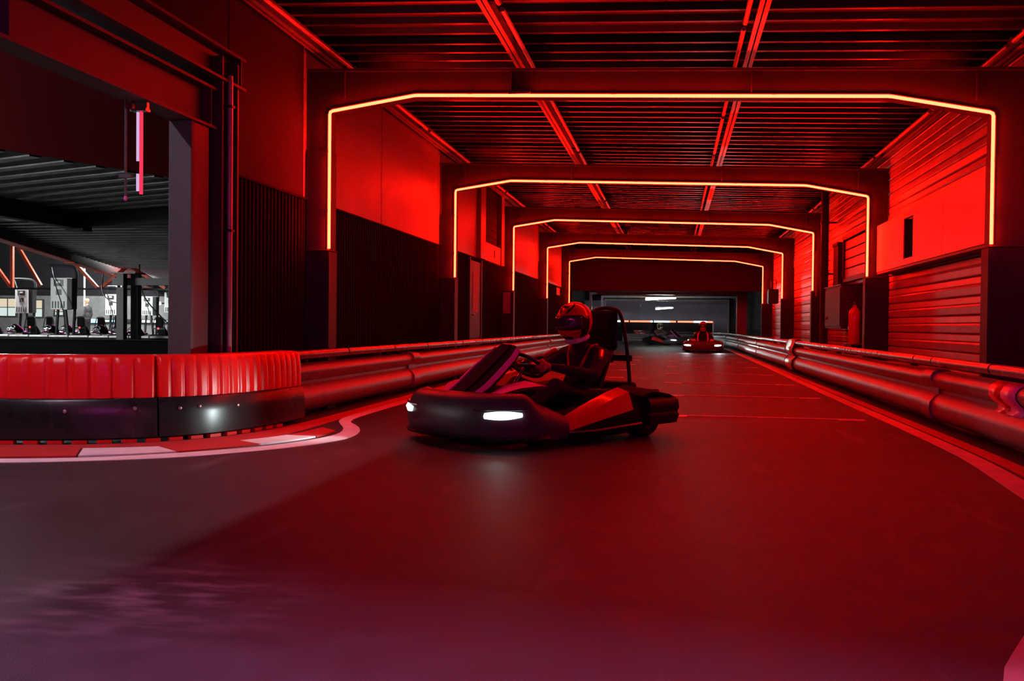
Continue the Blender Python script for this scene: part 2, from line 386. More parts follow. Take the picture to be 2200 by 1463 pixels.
# ---- portal frames with neon
ords = ['nearest', 'second', 'third', 'fourth', 'farthest']
NP = [(-3.437, 1.62), (-3.437, 2.998), (-2.554, 3.135), (1.939, 3.003), (2.832, 2.829), (2.832, 1.644)]
for i, y in enumerate([3.72, -2.08] + ARCH_Y):
    behind = i < 2
    lab = ('dark portal frame over the camera' if i == 0 else 'dark portal frame behind the camera') if behind else 'dark steel portal frame behind the %s neon arch' % ords[i - 2]
    t = thing('portal_frame', lab, 'frame', (0, y, 0), 'portal frames')
    f0, f1 = y + 0.03, y + 0.23
    # beam with haunches: inner edge follows the arch
    for nm, yy0, yy1, off, th in (('web', f0 + 0.03, f1 - 0.03, 0.0, None),):
        poly = [(-3.68, zn(-3.6) + 0.25), (-3.68, 2.60), (-3.445, 2.60), (-3.445, 3.002), (-2.556, 3.143), (1.941, 3.011), (2.840, 2.833), (2.840, 2.45), (3.13, 2.45), (3.13, zn(3.1) + 0.25)]
        MB().prism(poly, yy0, yy1, 'Y').build('beam_web', m_beam, t, False)
    MB().bar((-3.68, y + 0.13, zn(-3.68) + 0.26), (3.13, y + 0.13, zn(3.13) + 0.26), 0.2, 0.025).build('top_flange', m_steel, t, False)
    for (a, b) in zip([(-3.445, 3.008), (-2.556, 3.149), (1.941, 3.017)], [(-2.556, 3.149), (1.941, 3.017), (2.84, 2.839)]):
        MB().bar((a[0], y + 0.13, a[1]), (b[0], y + 0.13, b[1]), 0.2, 0.018).build('lower_flange', m_steel, t, False)
    bx('column', (-3.69, f0, 1.55), (-3.447, f1, 2.62), m_beam, t)
    bx('column', (2.842, f0, 1.55), (3.14, f1, 2.46), m_beam, t)
    for x in (-3.3, -1.6, 0.7, 2.7):
        bx('stiffener', (x - 0.006, f0, zn(x) + (0.012 if -2.5 < x < 1.9 else -0.02)), (x + 0.006, f0 + 0.035, zn(x) + 0.245), m_steel, t)
    if i == 0: continue
    nm = ords[i - 2] if i > 1 else 'unseen rear'
    # casings around the column feet
    for s_, (xa, xb, zt) in (('left', (-3.69, -3.44, 1.612)), ('right', (2.82, 3.14, 1.632))):
        c = thing('column_casing', 'tall dark casing around the %s column of the %s neon arch' % (s_, nm), 'casing', ((xa + xb) / 2, y + 0.12, 0), 'column casings')
        bx('body', (xa, y + 0.0, 0.0), (xb, y + 0.245, zt - 0.015), m_casing, c, 0.004)
        bx('cap', (xa - 0.004, y - 0.006, zt - 0.015), (xb + 0.004, y + 0.251, zt), m_casing, c, 0.003)
        xe = xb if s_ == 'left' else xa
        bx('corner_trim', (xe - 0.012, y - 0.005, 0.02), (xe + 0.006, y + 0.01, zt - 0.02), m_steel, c)
        if s_ == 'left' and i == 4:
            bx('notice', (-3.66, y - 0.004, 1.12), (-3.50, y - 0.001, 1.58), m_pale, c)  # grey plate standing in for a patch of white light on the casing
    n = thing('neon_arch', '%s glowing red neon light arch %s' % (nm, 'over the track' if i > 1 else 'behind the camera'), 'neon light', (0, y, 1.6), 'neon arches')
    pts = [Vector((x, y - 0.005, z)) for x, z in NP]
    path = [pts[0]]
    for k in range(1, len(pts) - 1):        # small bend radius at each corner
        a, b, c2 = pts[k - 1], pts[k], pts[k + 1]
        d0 = (a - b).normalized(); d1 = (c2 - b).normalized(); r = 0.03
        for q in (0, 0.5, 1): path.append((b + d0 * r).lerp(b, q).lerp(b.lerp(b + d1 * r, q), q))
    path.append(pts[-1])
    MB().tube(path, 0.0150, 8).build('light_tube', m_neon, n)
    jk = [p + Vector((0, 0.02, 0)) for p in path]
    mbj = MB()
    cxm = Vector((-0.3, y, 2.4))
    off = []
    for k, p in enumerate(jk):
        a = jk[max(0, k - 1)]; b = jk[min(len(jk) - 1, k + 1)]; d = (b - a).normalized()
        nr = Vector((d.z, 0, -d.x));
        if (p - cxm).dot(nr) < 0: nr = -nr
        off.append(p + nr * 0.012)
    mbj.tube(off, 0.016, 6).build('silicone_jacket', m_nj, n)
    for (x, z, dx, dz) in [(-3.45, 2.0, 0, 1), (-3.45, 2.6, 0, 1), (-2.0, zn(-2.0) + 0.012, 1, 0), (-0.6, zn(-0.6) + 0.012, 1, 0), (0.9, zn(0.9) + 0.012, 1, 0), (2.846, 2.4, 0, 1), (2.846, 1.9, 0, 1)]:
        bx('clip', (x - 0.022, y - 0.012, z - 0.022), (x + 0.022 if dx else x + 0.004, y + 0.03, z + (0.004 if dx else 0.022)), m_steel, n)
    if i == 2:
        bx('joint_box', (-1.62, y - 0.02, 3.118), (-1.40, y + 0.03, 3.150), m_chrome, n, 0.004)

# ---- left wall: smooth panels above, black ribbed cladding below
wall_left = sthing('wall_left', (XL, 20, 0))
yj = 7.80
seams = [yj, 9.5, 12.2, 15.25, 18.45]
for a, b in zip(seams, seams[1:]): bx('panel', (XL - 0.06, a + 0.008, 2.14), (XL - 0.01, b - 0.008, 3.86), m_panel if a > 9.0 else m_panel_shade, wall_left, 0.004)
for a, b in [(21.2, 23.0), (23.0, 26.0), (26.0, 27.2), (27.2, 30.0), (30.0, 33.0), (33.0, 36.0)]: bx('panel', (XL - 0.06, a + 0.008, 2.14), (XL - 0.01, b - 0.008, 3.86), m_panel, wall_left, 0.004)
bx('backing', (XL - 0.12, yj, 0), (XL - 0.065, 36, 3.9), m_beam, wall_left)
def ribbed(y0, y1, z0, z1, name='cladding_sheet'):
    mb = MB(); y = y0; prof = []
    while y < y1 - 0.03:
        prof += [(y, 0.0), (y + 0.045, 0.0), (y + 0.055, 0.014), (y + 0.072, 0.014), (y + 0.082, 0.0)]; y += 0.082
    prof.append((y1, 0))
    vs_ = [(XL - 0.005 + d, yy, z) for yy, d in prof for z in (z0, z1)] ; fs = [(2 * i, 2 * i + 1, 2 * i + 3, 2 * i + 2) for i in range(len(prof) - 1)]
    mb.add(vs_, fs); mb.box((XL - 0.06, y0, z0), (XL - 0.006, y1, z1))
    return mb.build(name, m_clad, wall_left, False)
for a, b in zip([yj] + ARCH_Y, ARCH_Y + [36.0]):
    ribbed(a + 0.004, b - 0.004, 0.0, 2.115)
bx('cap_strip', (XL - 0.06, yj, 2.118), (XL + 0.02, 36.0, 2.136), m_clad, wall_left)
# service hatch in the second bay of the left wall
h = thing('service_hatch', 'dark roller hatch high in the left wall beyond the second neon arch', 'hatch', (XL, 19.8, 2.14))
bx('frame', (XL - 0.05, 18.46, 2.14), (XL + 0.06, 18.95, 3.86), m_panel, h, 0.004)
bx('frame', (XL - 0.05, 20.75, 2.14), (XL + 0.06, 21.11, 3.86), m_panel, h, 0.004)
bx('lower_panel', (XL - 0.05, 18.96, 2.14), (XL + 0.04, 20.74, 2.50), m_panel, h, 0.004)
bx('keyhole_plate', (XL + 0.04, 20.0, 2.25), (XL + 0.05, 20.12, 2.40), m_black, h)
for k in range(9): bx('slat', (XL - 0.07, 18.96, 2.51 + 0.15 * k), (XL - 0.02, 20.74, 2.655 + 0.15 * k), m_clad, h, 0.006)
d = sthing('door_1', (XL, 18.6, 0))
bx('leaf', (XL - 0.0, 17.6, 0.02), (XL + 0.035, 18.6, 2.05), m_casing, d, 0.004)
bx('frame', (XL, 17.52, 0.0), (XL + 0.05, 17.59, 2.1), m_beam, d); bx('frame', (XL, 18.61, 0.0), (XL + 0.05, 18.68, 2.1), m_beam, d)
bx('pane', (XL + 0.035, 17.85, 1.1), (XL + 0.04, 18.35, 1.85), m_pale, d)
MB().tube([(XL + 0.03, 17.72, 1.05), (XL + 0.08, 17.72, 1.05), (XL + 0.08, 17.84, 1.05)], 0.01, 6).build('handle', m_chrome, d)
for (yy, z0, z1, lab) in [(27.6, 1.85, 2.08, 'small grey notice plate on the left wall just past the fourth neon arch'), (31.2, 1.85, 2.06, 'small grey notice plate on the left wall short of the farthest neon arch'), (34.0, 1.75, 2.05, 'small grey notice plate on the left wall past the farthest neon arch')]:
    p = thing('notice_plate', lab, 'notice', (XL + 0.02, yy, z0), 'notice plates on the left wall')
    bx('plate', (XL + 0.012, yy, z0), (XL + 0.02, yy + 0.9, z1), m_pale, p); bx('rim', (XL + 0.011, yy - 0.02, z0 - 0.02), (XL + 0.016, yy + 0.92, z1 + 0.02), m_beam, p)

# ---- opening at the left: jamb, lintel beams
j = sthing('trim_1', (XL, 7.2, 0))
bx('jamb_post', (-3.81, 7.0, 0), (-3.625, 7.05, 2.40), m_jamb, j, 0.004)
bx('jamb_side', (-3.81, 7.05, 0), (-3.632, 7.30, 2.40), m_steel, j, 0.004)
bx('column_flange', (-3.84, 7.42, 0), (-3.58, 7.445, 3.0), m_steel, j); bx('column_web', (-3.72, 7.445, 0), (-3.70, 7.70, 3.0), m_steel, j); bx('column_flange', (-3.84, 7.70, 0), (-3.58, 7.725, 3.0), m_steel, j)
bx('closing_plate', (-3.80, 7.30, 0), (-3.73, 7.80, 3.06), m_beam, j)
MB().tube([(-3.56, 7.52, 0.02), (-3.56, 7.52, 2.86)], 0.022, 10).build('conduit', m_purlin, j)
for z in (0.5, 1.6, 2.6): bx('pipe_clip', (-3.70, 7.49, z), (-3.53, 7.55, z + 0.02), m_beam, j)
def ibeam(name, x, z0, z1, y0, y1, fw, lab):
    t = thing(name, lab, 'beam', (x, (y0 + y1) / 2, z0), 'lintel beams over the side opening')
    bx('lower_flange', (x - fw / 2, y0, z0), (x + fw / 2, y1, z0 + 0.022), m_lintel, t)
    bx('upper_flange', (x - fw / 2, y0, z1 - 0.022), (x + fw / 2, y1, z1), m_lintel, t)
    bx('web', (x - 0.008, y0, z0 + 0.022), (x + 0.008, y1, z1 - 0.022), m_lintel, t)
    for k in range(3):
        yy = y1 - 0.08 - 2.4 * k; bx('stiffener', (x - fw / 2 + 0.01, yy, z0 + 0.022), (x + fw / 2 - 0.01, yy + 0.012, z1 - 0.022), m_lintel, t)
    return t
ibeam('lintel_beam', -3.71, 2.405, 2.735, 1.2, 7.40, 0.19, 'lower steel lintel beam across the opening into the pit hall')
ibeam('lintel_beam', -3.68, 2.800, 3.065, 1.2, 7.82, 0.24, 'upper steel lintel beam stacked above the opening into the pit hall')
wl2 = sthing('wall_left_upper', (XL, 4, 3.07))
for a, b in [(-7.0, -1.5), (-1.5, 1.4), (1.4, 4.4), (4.4, 7.78)]: bx('panel', (XL - 0.06, a + 0.008, 3.07 if b > 1.5 else 0.0), (XL - 0.0, b - 0.008, 3.86), m_panel_shade, wl2, 0.004)

# ---- right wall: horizontal planks, one per course and bay
wall_right = sthing('wall_right', (XR, 15, 0))
plank_cache = {}
def plank(y0, y1, z0, z1):
    key = (round(y1 - y0, 3), round(z1 - z0, 3))
    if key not in plank_cache:
        ln, hh = y1 - y0, z1 - z0
        poly = [(0.05, 0.0), (0.012, 0.0), (0.0, 0.012), (-0.006, hh * 0.45), (0.0, hh * 0.5), (0.004, hh * 0.55), (-0.004, hh * 0.62), (0.0, hh - 0.012), (0.016, hh), (0.05, hh)]
        plank_cache[key] = MB().prism(poly, 0, ln, 'Y').mesh('plank', m_panel_r, False)
    place(plank_cache[key], 'plank', wall_right, loc=(XR, y0, z0))
zs = [0.0 + 0.205 * k for k in range(19)]
for a, b in zip([-7.0, -2.08, 3.72] + ARCH_Y, [-2.08, 3.72] + ARCH_Y + [36.0]):
    for z in zs[:18]: plank(a + 0.004, b - 0.004, z + 0.004, z + 0.201)
bx('backing', (XR + 0.052, -7, 0), (XR + 0.1, 60, 3.9), m_beam, wall_right)

# ---- smooth board with a slot in the first bay of the right wall
t = thing('wall_board', 'smooth red-lit board with a dark slot on the right wall', 'board', (2.95, 12.4, 1.69))
xa, xb = 2.93, 2.975
bx('board', (xa, 9.80, 1.69), (xb, 11.55, 2.37), m_board, t, 0.004)
bx('board', (xa, 11.556, 1.69), (xb, 12.93, 2.37), m_board, t, 0.004)
bx('board', (xa, 13.43, 1.69), (xb, 15.12, 2.37), m_board, t, 0.004)
bx('board', (xa, 12.935, 1.69), (xb, 13.425, 1.775), m_board, t, 0.004); bx('board', (xa, 12.935, 2.29), (xb, 13.425, 2.37), m_board, t, 0.004)
bx('slot_back', (xb + 0.06, 12.90, 1.74), (xb + 0.07, 13.46, 2.33), m_dark, t)
for (a, b) in ((12.935, 12.955), (13.405, 13.425)): bx('slot_reveal', (xa + 0.01, a, 1.775), (xb + 0.06, b, 2.29), m_dark, t)
bx('ledge', (xa + 0.01, 9.8, 1.66), (3.14, 15.12, 1.688), m_steel, t)
for y in (10.0, 12.3, 14.8): bx('bracket', (xb, y, 1.72), (3.145, y + 0.05, 2.34), m_steel, t)

# ---- second bay of the right wall: framed shutter, duct, cabinet, extinguisher, downpipe
t = thing('wall_shutter', 'framed slatted shutter on the right wall above the dark cabinet', 'shutter', (3.1, 17.8, 1.75))
for k in range(4): bx('slat', (3.08, 16.35, 1.78 + 0.17 * k), (3.12, 18.75, 1.935 + 0.17 * k), m_panel_r, t, 0.006)
for (a, b) in ((16.25, 16.34), (18.76, 18.86)): bx('frame', (3.05, a, 1.72), (3.13, b, 2.5), m_steel, t)
bx('frame', (3.05, 16.25, 2.47), (3.13, 18.86, 2.56), m_steel, t); bx('frame', (3.05, 16.25, 1.70), (3.13, 18.86, 1.77), m_steel, t)
t = thing('cable_duct', 'vertical dark duct above the dark wall cabinet', 'duct', (3.05, 19.2, 1.6))
bx('body', (2.99, 18.95, 1.62), (3.14, 19.5, 2.44), m_beam, t, 0.006); bx('elbow', (2.97, 18.93, 2.40), (3.14, 19.52, 2.46), m_beam, t)
t = thing('wall_cabinet', 'dark metal cabinet on the right wall beside the fire extinguisher', 'cabinet', (2.95, 18.3, 0.85))
bx('body', (2.80, 17.35, 0.86), (3.14, 19.1, 1.60), m_casing, t, 0.008)
bx('door', (2.785, 17.40, 0.90), (2.80, 19.05, 1.56), m_casing, t, 0.006)
bx('top_hood', (2.78, 17.33, 1.60), (3.14, 19.12, 1.62), m_steel, t)
MB().lathe([(0.0, 0), (0.03, 0), (0.03, 0.02), (0.0, 0.03)], (2.785, 18.85, 1.05), (-1, 0, 0), 10).build('lock', m_chrome, t)
t = thing('fire_extinguisher', 'red fire extinguisher beside the second right column casing', 'extinguisher', (2.92, 16.75, 0.55))
MB().lathe([(0.0, 0), (0.085, 0.005), (0.095, 0.03), (0.095, 0.50), (0.085, 0.56), (0.045, 0.605), (0.03, 0.62), (0.03, 0.65), (0, 0.65)], (2.94, 16.9, 0.60), (0, 0, 1), 20).build('cylinder', m_ext, t)
MB().cyl((2.94, 16.9, 1.25), (2.94, 16.9, 1.30), 0.022).build('valve', m_chrome, t)
MB().bar((2.94, 16.9, 1.31), (2.82, 16.86, 1.35), 0.02, 0.014).bar((2.94, 16.9, 1.285), (2.83, 16.86, 1.29), 0.02, 0.012).build('lever', m_black, t)
MB().tube([(2.96, 16.9, 1.28), (3.03, 16.85, 1.24), (3.04, 16.82, 1.05), (3.02, 16.81, 0.85)], 0.011, 6).build('hose', m_cable, t)
bx('label_plate', (2.842, 16.87, 0.84), (2.846, 16.93, 0.90), m_kwhite, t)
bx('bracket', (3.02, 16.85, 0.62), (3.15, 16.95, 1.12), m_steel, t)
t = thing('wall_junction_box', 'small dark box low on the right wall below the extinguisher', 'box', (3.0, 17.2, 0.5))
bx('body', (2.86, 16.65, 0.44), (3.14, 17.35, 0.585), m_black, t, 0.01); bx('lid', (2.85, 16.63, 0.585), (3.14, 17.37, 0.60), m_black, t)
t = thing('downpipe', 'thick dark vertical downpipe in front of the third right column', 'pipe', (2.9, 20.0, 0))
MB().cyl((2.90, 20.0, 0), (2.90, 20.0, 3.6), 0.075, n=16).build('pipe', m_steel, t)
for z in (0.9, 1.9, 2.9):
    MB().lathe([(0.076, 0), (0.088, 0), (0.088, 0.05), (0.076, 0.05)], (2.90, 20.0, z), (0, 0, 1), 16).build('collar', m_steel, t)
    bx('bracket', (2.97, 19.98, z + 0.01), (3.135, 20.02, z + 0.04), m_steel, t)
MB().cyl((2.80, 20.35, 1.5), (2.80, 20.35, 2.42), 0.018, n=8).build('thin_pipe', m_purlin, t)
t = thing('loudspeaker', 'dark box loudspeaker hung near the fourth neon arch on the right', 'loudspeaker', (2.95, 29.8, 1.55))
bx('cabinet', (2.72, 29.4, 1.56), (3.0, 29.9, 1.98), m_black, t, 0.02)
bx('grille', (2.735, 29.388, 1.60), (2.985, 29.399, 1.94), m_dark, t)
MB().cyl((2.86, 29.65, 1.98), (2.86, 29.65, 3.62), 0.012, n=8).build('drop_rod', m_steel, t)
MB().tube([(2.80, 29.6, 2.0), (2.80, 29.6, 2.25), (2.95, 29.6, 2.25), (2.95, 29.6, 2.0)], 0.012, 6).build('yoke', m_chrome, t)

# ---- low soffit where the corridor ends
soffit = sthing('wall_soffit', (0, 36, 2.1))
bx('face', (-3.9, 36.0, 2.14), (3.4, 36.12, 3.95), m_beam, soffit)
ceiling2 = sthing('ceiling_far', (0, 48, 2.4))
deck_sheet(36.1, 61.0, -7.5, 3.4, lambda x: 2.46, 0.4, m_deck, ceiling2, dep=0.05)
# far room
wf = struct(MB().box((-9.0, 60.0, 0), (4.2, 60.2, 2.6)).build('wall_far', m_purple, None, False))
wfl = sthing('wall_left_far', (XL, 40, 0)); bx('panel', (XL - 0.06, 36.12, 0), (XL, 41.5, 2.45), m_clad, wfl)
wfr = sthing('wall_right_far', (XR, 48, 0))
for k in range(12): bx('plank', (XR, 36.13, 0.205 * k + 0.004), (XR + 0.05, 60, 0.205 * k + 0.2), m_clad, wfr)
for k, (yy, xa, xb, zt) in enumerate([(42.0, -3.55, 3.02, 2.20), (47.5, -3.45, 3.02, 2.22), (54.0, -3.75, 2.95, 2.24)]):
    t = thing('far_portal', ['light grey steel frame first past the low soffit', 'light grey steel frame second past the low soffit', 'light grey steel frame nearest the far purple wall'][k], 'frame', (0, yy, 0), 'light frames in the far room')
    mt = m_purlin
    bx('beam', (xa, yy, zt), (xb, yy + 0.12, zt + 0.10), mt, t)
    bx('post', (xa, yy, 0), (xa + 0.10, yy + 0.12, zt), mt, t)
    bx('post', (xb - (0.42 if k == 0 else 0.10), yy, 0), (xb, yy + 0.12, zt), mt, t)
# twin ceiling fluorescents
for k, (yy, xm, zz, ln, lab) in enumerate([(43.0, -0.55, 2.08, 1.35, 'lit fluorescent batten under the far low ceiling, nearer one'), (55.0, -0.50, 1.88, 1.0, 'lit fluorescent batten under the far low ceiling, farther one')]):
    t = thing('fluorescent_light', lab, 'lamp', (xm, yy, zz), 'far ceiling lights')
    bx('housing', (xm - ln / 2, yy - 0.06, zz + 0.035), (xm + ln / 2, yy + 0.06, zz + 0.10), m_kwhite, t)
    MB().cyl((xm - ln / 2 + 0.03, yy, zz - 0.05), (xm + ln / 2 - 0.03, yy, zz + 0.03), 0.04, n=10).build('lamp_tube', m_far, t)
    for q in (-1, 1): bx('end_cap', (xm + q * (ln / 2 - 0.015) - 0.015, yy - 0.04, zz - 0.04), (xm + q * (ln / 2 - 0.015) + 0.015, yy + 0.04, zz + 0.04), m_kwhite, t)
    for q in (-1, 1): MB().cyl((xm + q * ln * 0.4, yy, zz + 0.1), (xm + q * ln * 0.4, yy, 2.42), 0.008, n=6).build('hanger', m_steel, t)
# LED bar and barrier at the end
t = thing('led_barrier', 'black barrier wall topped by red and white light bars at the far end', 'barrier', (-1, 57, 0))
bx('wall', (-6.0, 57.0, 0), (2.25, 57.2, 1.06), m_clad, t)
bx('post', (2.20, 56.98, 0), (2.26, 57.0, 1.18), m_kwhite, t)
px0 = [1312, 1340, 1352, 1354, 1399, 1404, 1406, 1440, 1454, 1457, 1491, 1497, 1520, 1531]
def farx(p): return -3.56 + (p - 1312) * (5.75 / 219.0)
for (a, b, mt) in [(1300, 1340, m_ledw), (1340, 1351, m_ledr), (1354, 1398, m_ledr), (1398, 1403, m_ledw), (1406, 1440, m_ledw), (1440, 1453, m_ledr), (1457, 1491, m_ledr), (1491, 1519, m_ledw), (1519, 1531, m_ledr)]:
    MB().box((farx(a), 56.93, 1.10), (farx(b), 57.0, 1.19)).build('light_bar', mt, t, False)
bx('light_channel', (farx(1300), 57.0, 1.06), (farx(1531), 57.1, 1.2), m_black, t)
t = thing('chevron_sign', 'tilted red and white chevron sign on the far barrier', 'sign', (-1.9, 56.9, 0.35))
for k in range(4):
    x0 = -2.25 + 0.14 * k
    MB().prism([(x0, 0.62), (x0 + 0.14, 0.62), (x0 + 0.34, 0.30), (x0 + 0.20, 0.30)], 56.96, 57.0, 'Y').build('stripe', m_redpl if k % 3 != 2 else m_kwhite, t, False)
t = thing('traffic_signal', 'small pole with a red signal lamp behind the near driver', 'signal', (-2.9, 44.0, 0))
MB().cyl((-3.02, 44.0, 0), (-3.02, 44.0, 1.30), 0.02, n=8).build('pole', m_chrome, t)
MB().ell((-3.02, 43.95, 1.14), 0.05, 10, 6).build('lamp', m_ledr, t)
MB().lathe([(0, 0), (0.14, 0), (0.12, 0.05), (0, 0.06)], (-3.02, 44, 0.0), (0, 0, 1), 12).build('foot', m_kwhite, t)
t = thing('ceiling_camera', 'small pendant with a bright tip under the far low ceiling', 'pendant', (-1.6, 50, 1.7))
MB().cyl((-1.62, 50, 1.95), (-1.62, 50, 2.42), 0.015, n=8).build('stem', m_purlin, t); MB().ell((-1.62, 50, 1.9), (0.06, 0.06, 0.07), 10, 7).build('head', m_kwhite, t)

# ================================================================== GUARD RAILS
def guardrail(label, pts, side, s_joints, panels, loc):
    """pts: plan path along the track-side face foot; side +1 = track lies to the left of travel"""
    t = thing('guardrail', label, 'guardrail', loc, 'plastic guardrails beside the track')
    path = smooth_path(pts, 2); path = resample(path, 0.35); S = arclen(path)
    prof = [(0.10, 0.03), (0.03, 0.05), (-0.015, 0.10), (-0.030, 0.16), (-0.022, 0.22), (0.015, 0.265), (0.055, 0.295), (0.055, 0.325), (0.015, 0.355), (-0.015, 0.395), (-0.018, 0.43), (0.005, 0.465), (0.05, 0.488), (0.12, 0.49), (0.15, 0.48), (0.15, 0.05)]
    def ring(s, sc=0.0):
        p, d_ = at_s(path, S, s); nrm = Vector((d_.y, -d_.x, 0)) * side      # away from the track
        return [p + nrm * (o - sc) + Vector((0, 0, z + (sc if z > 0.3 else -sc * 0.3))) for o, z in prof]
    for (a, b) in panels:
        k = max(2, int((b - a) / 0.35)); MB().loft([ring(a + 0.012 + (b - a - 0.024) * i / k) for i in range(k + 1)]).build('rail_beam', m_rail, t, ang=50)
        MB().loft([ring(b - 0.16, 0.012), ring(b - 0.16, 0.02), ring(b + 0.16, 0.02), ring(b + 0.16, 0.012)]).build('joint_sleeve', m_rail, t, ang=50) if (b - a) > 3 else None
    tubec = lambda s: (lambda q: q[0] + Vector((q[1].y, -q[1].x, 0)) * side * 0.045 + Vector((0, 0, 0.572)))(at_s(path, S, s))
    for a, b in zip(s_joints, s_joints[1:]):
        k = max(1, int((b - a) / 0.5))
        MB().tube([tubec(a + 0.02 + (b - a - 0.04) * i / k) for i in range(k + 1)], 0.043, 10).build('top_tube', m_tube, t)
    for a in s_joints:
        MB().tube([tubec(a - 0.02), tubec(a + 0.02)], 0.035, 10).build('tube_joint', m_dark, t)
    s = 0.8
    while s < S[-1]:
        p, d_ = at_s(path, S, s); nrm = Vector((d_.y, -d_.x, 0)) * side
        rot = Matrix(((d_.x, nrm.x, 0), (d_.y, nrm.y, 0), (0, 0, 1)))
        MB().obox(p + nrm * 0.19 + Vector((0, 0, 0.27)), (0.06, 0.07, 0.54), rot).build('post', m_steel, t, False); s += 2.4
    return t, path, S
# right rail: runs from behind the camera's right up the corridor, then bends left at the far end
Rp = [(0.50, -1.6), (0.92, 0.3), (1.36, 1.9), (2.02, 3.6), (2.25, 5.2), (2.33, 7.0), (2.33, 9.5), (2.33, 20), (2.33, 30), (2.33, 41), (2.2, 45), (1.5, 48.0), (0.2, 50.0), (-1.5, 51.2), (-2.6, 51.4)]
_pp = resample(smooth_path(Rp, 2), 0.35); _S = arclen(_pp)
def s_of_y(path, S, y):
    for i in range(len(path) - 1):
        if path[i].y <= y <= path[i + 1].y: return S[i] + (S[i + 1] - S[i]) * (y - path[i].y) / max(1e-6, path[i + 1].y - path[i].y)
    return 0
ys = []
y0 = -5.46
while y0 < 50:
    for o in (0, 0.68, 2.40, 4.12, 5.84): ys.append(y0 + o)
    y0 += 7.52
s0 = s_of_y(_pp, _S, 9.54)
base = sorted(set([s0 + (y - 9.58) for y in ys])); base = [0.08] + [s for s in base if 0.5 < s < _S[-1] - 0.3]
pan = []; a = 0.05
sleeves = [s0 - 0.02, s0 + 11.0 - 0.35, s0 + 11.05, s0 + 19.0, s0 + 27.0, s0 + 34, s0 + 39]
for b in sleeves + [_S[-1] - 0.05]:
    if b > a: pan.append((a, min(b, _S[-1] - 0.05))); a = b
gr, Rpath, RS = guardrail('grey double-bump guardrail along the right side of the track', Rp, +1, base, pan, (2.4, 20, 0))
# bright sleeve clamping the right rail
sc = s_of_y(Rpath, RS, 20.4)
profc = [(0.10, 0.02), (0.0, 0.03), (-0.045, 0.10), (-0.058, 0.16), (-0.05, 0.23), (0.0, 0.28), (0.03, 0.31), (0.0, 0.34), (-0.04, 0.39), (-0.045, 0.45), (-0.02, 0.51), (0.0, 0.58), (0.02, 0.63), (0.10, 0.64), (0.17, 0.60), (0.17, 0.03)]
rings = []
for ds in (-0.55, -0.50, 0.5, 0.55):
    p, d_ = at_s(Rpath, RS, sc + ds); nrm = Vector((d_.y, -d_.x, 0)); e = 0.02 if abs(ds) > 0.52 else 0.0
    rings.append([p + nrm * (o + e) + Vector((0, 0, z - (e if z > 0.5 else 0))) for o, z in profc])
t = thing('rail_sleeve', 'shiny grey sleeve clamped over the right guardrail near the fire extinguisher', 'sleeve', (2.35, 20.4, 0))
MB().loft(rings).build('shell', M('sleeve_plastic', (0.42, 0.42, 0.44), 0.2), t, ang=50)
for ds in (-0.6, 0.6):
    p, d_ = at_s(Rpath, RS, sc + ds); nrm = Vector((d_.y, -d_.x, 0))
    MB().loft([[p + d_ * k + nrm * (o - 0.004) + Vector((0, 0, z)) for o, z in profc] for k in (-0.05, 0.05)]).build('strap', m_dark, t, ang=50)
# red and pink tape wrapped on the near right rail
t = thing('rail_tape', 'red and pink tape bands wrapped on the near right guardrail', 'tape', (2.33, 7.3, 0.3))
sb = s_of_y(Rpath, RS, 7.62)
tp = [(0.02, 0.27), (0.05, 0.295), (0.048, 0.325), (0.008, 0.352), (-0.021, 0.393), (-0.024, 0.43), (0.0, 0.468), (0.045, 0.493)]
for (a, b, mt) in ((0.12, -0.16, m_redpl), (-0.16, -0.48, m_kpink)):
    vs_ = []; fs = []
    for q, ds in enumerate((a, b)):
        p, d_ = at_s(Rpath, RS, sb + ds); nrm = Vector((d_.y, -d_.x, 0))
        for o, z in tp: vs_.append(p + nrm * (o - 0.003) + Vector((0, 0, z)))
    n = len(tp); fs = [(i, i + 1, n + i + 1, n + i) for i in range(n - 1)]
    o = MB().add(vs_, fs).build('tape_band', mt, t); sd = o.modifiers.new('thick', 'SOLIDIFY'); sd.thickness = 0.003; sd.offset = 0
# left rail
Lp = [(-3.36, 8.30), (-3.34, 9.5), (-3.33, 14), (-3.33, 25), (-3.33, 38.5)]
_pp = resample(smooth_path(Lp, 2), 0.35); _S = arclen(_pp)
base = [s_of_y(_pp, _S, y) for y in (8.34, 9.91, 11.62, 13.23, 14.96, 15.50, 17.15, 18.80, 20.47, 22.2, 22.75, 24.4, 26.1, 27.8, 29.5, 30.05, 31.8, 33.5, 35.2, 36.9)]
gl, Lpath, LS = guardrail('grey double-bump guardrail along the left side of the track', Lp, -1, base, [(0.05, 4.2), (4.2, 11.2), (11.2, 18.6), (18.6, 26.0), (26.0, LS_ if False else 30.0)], (-3.4, 20, 0))

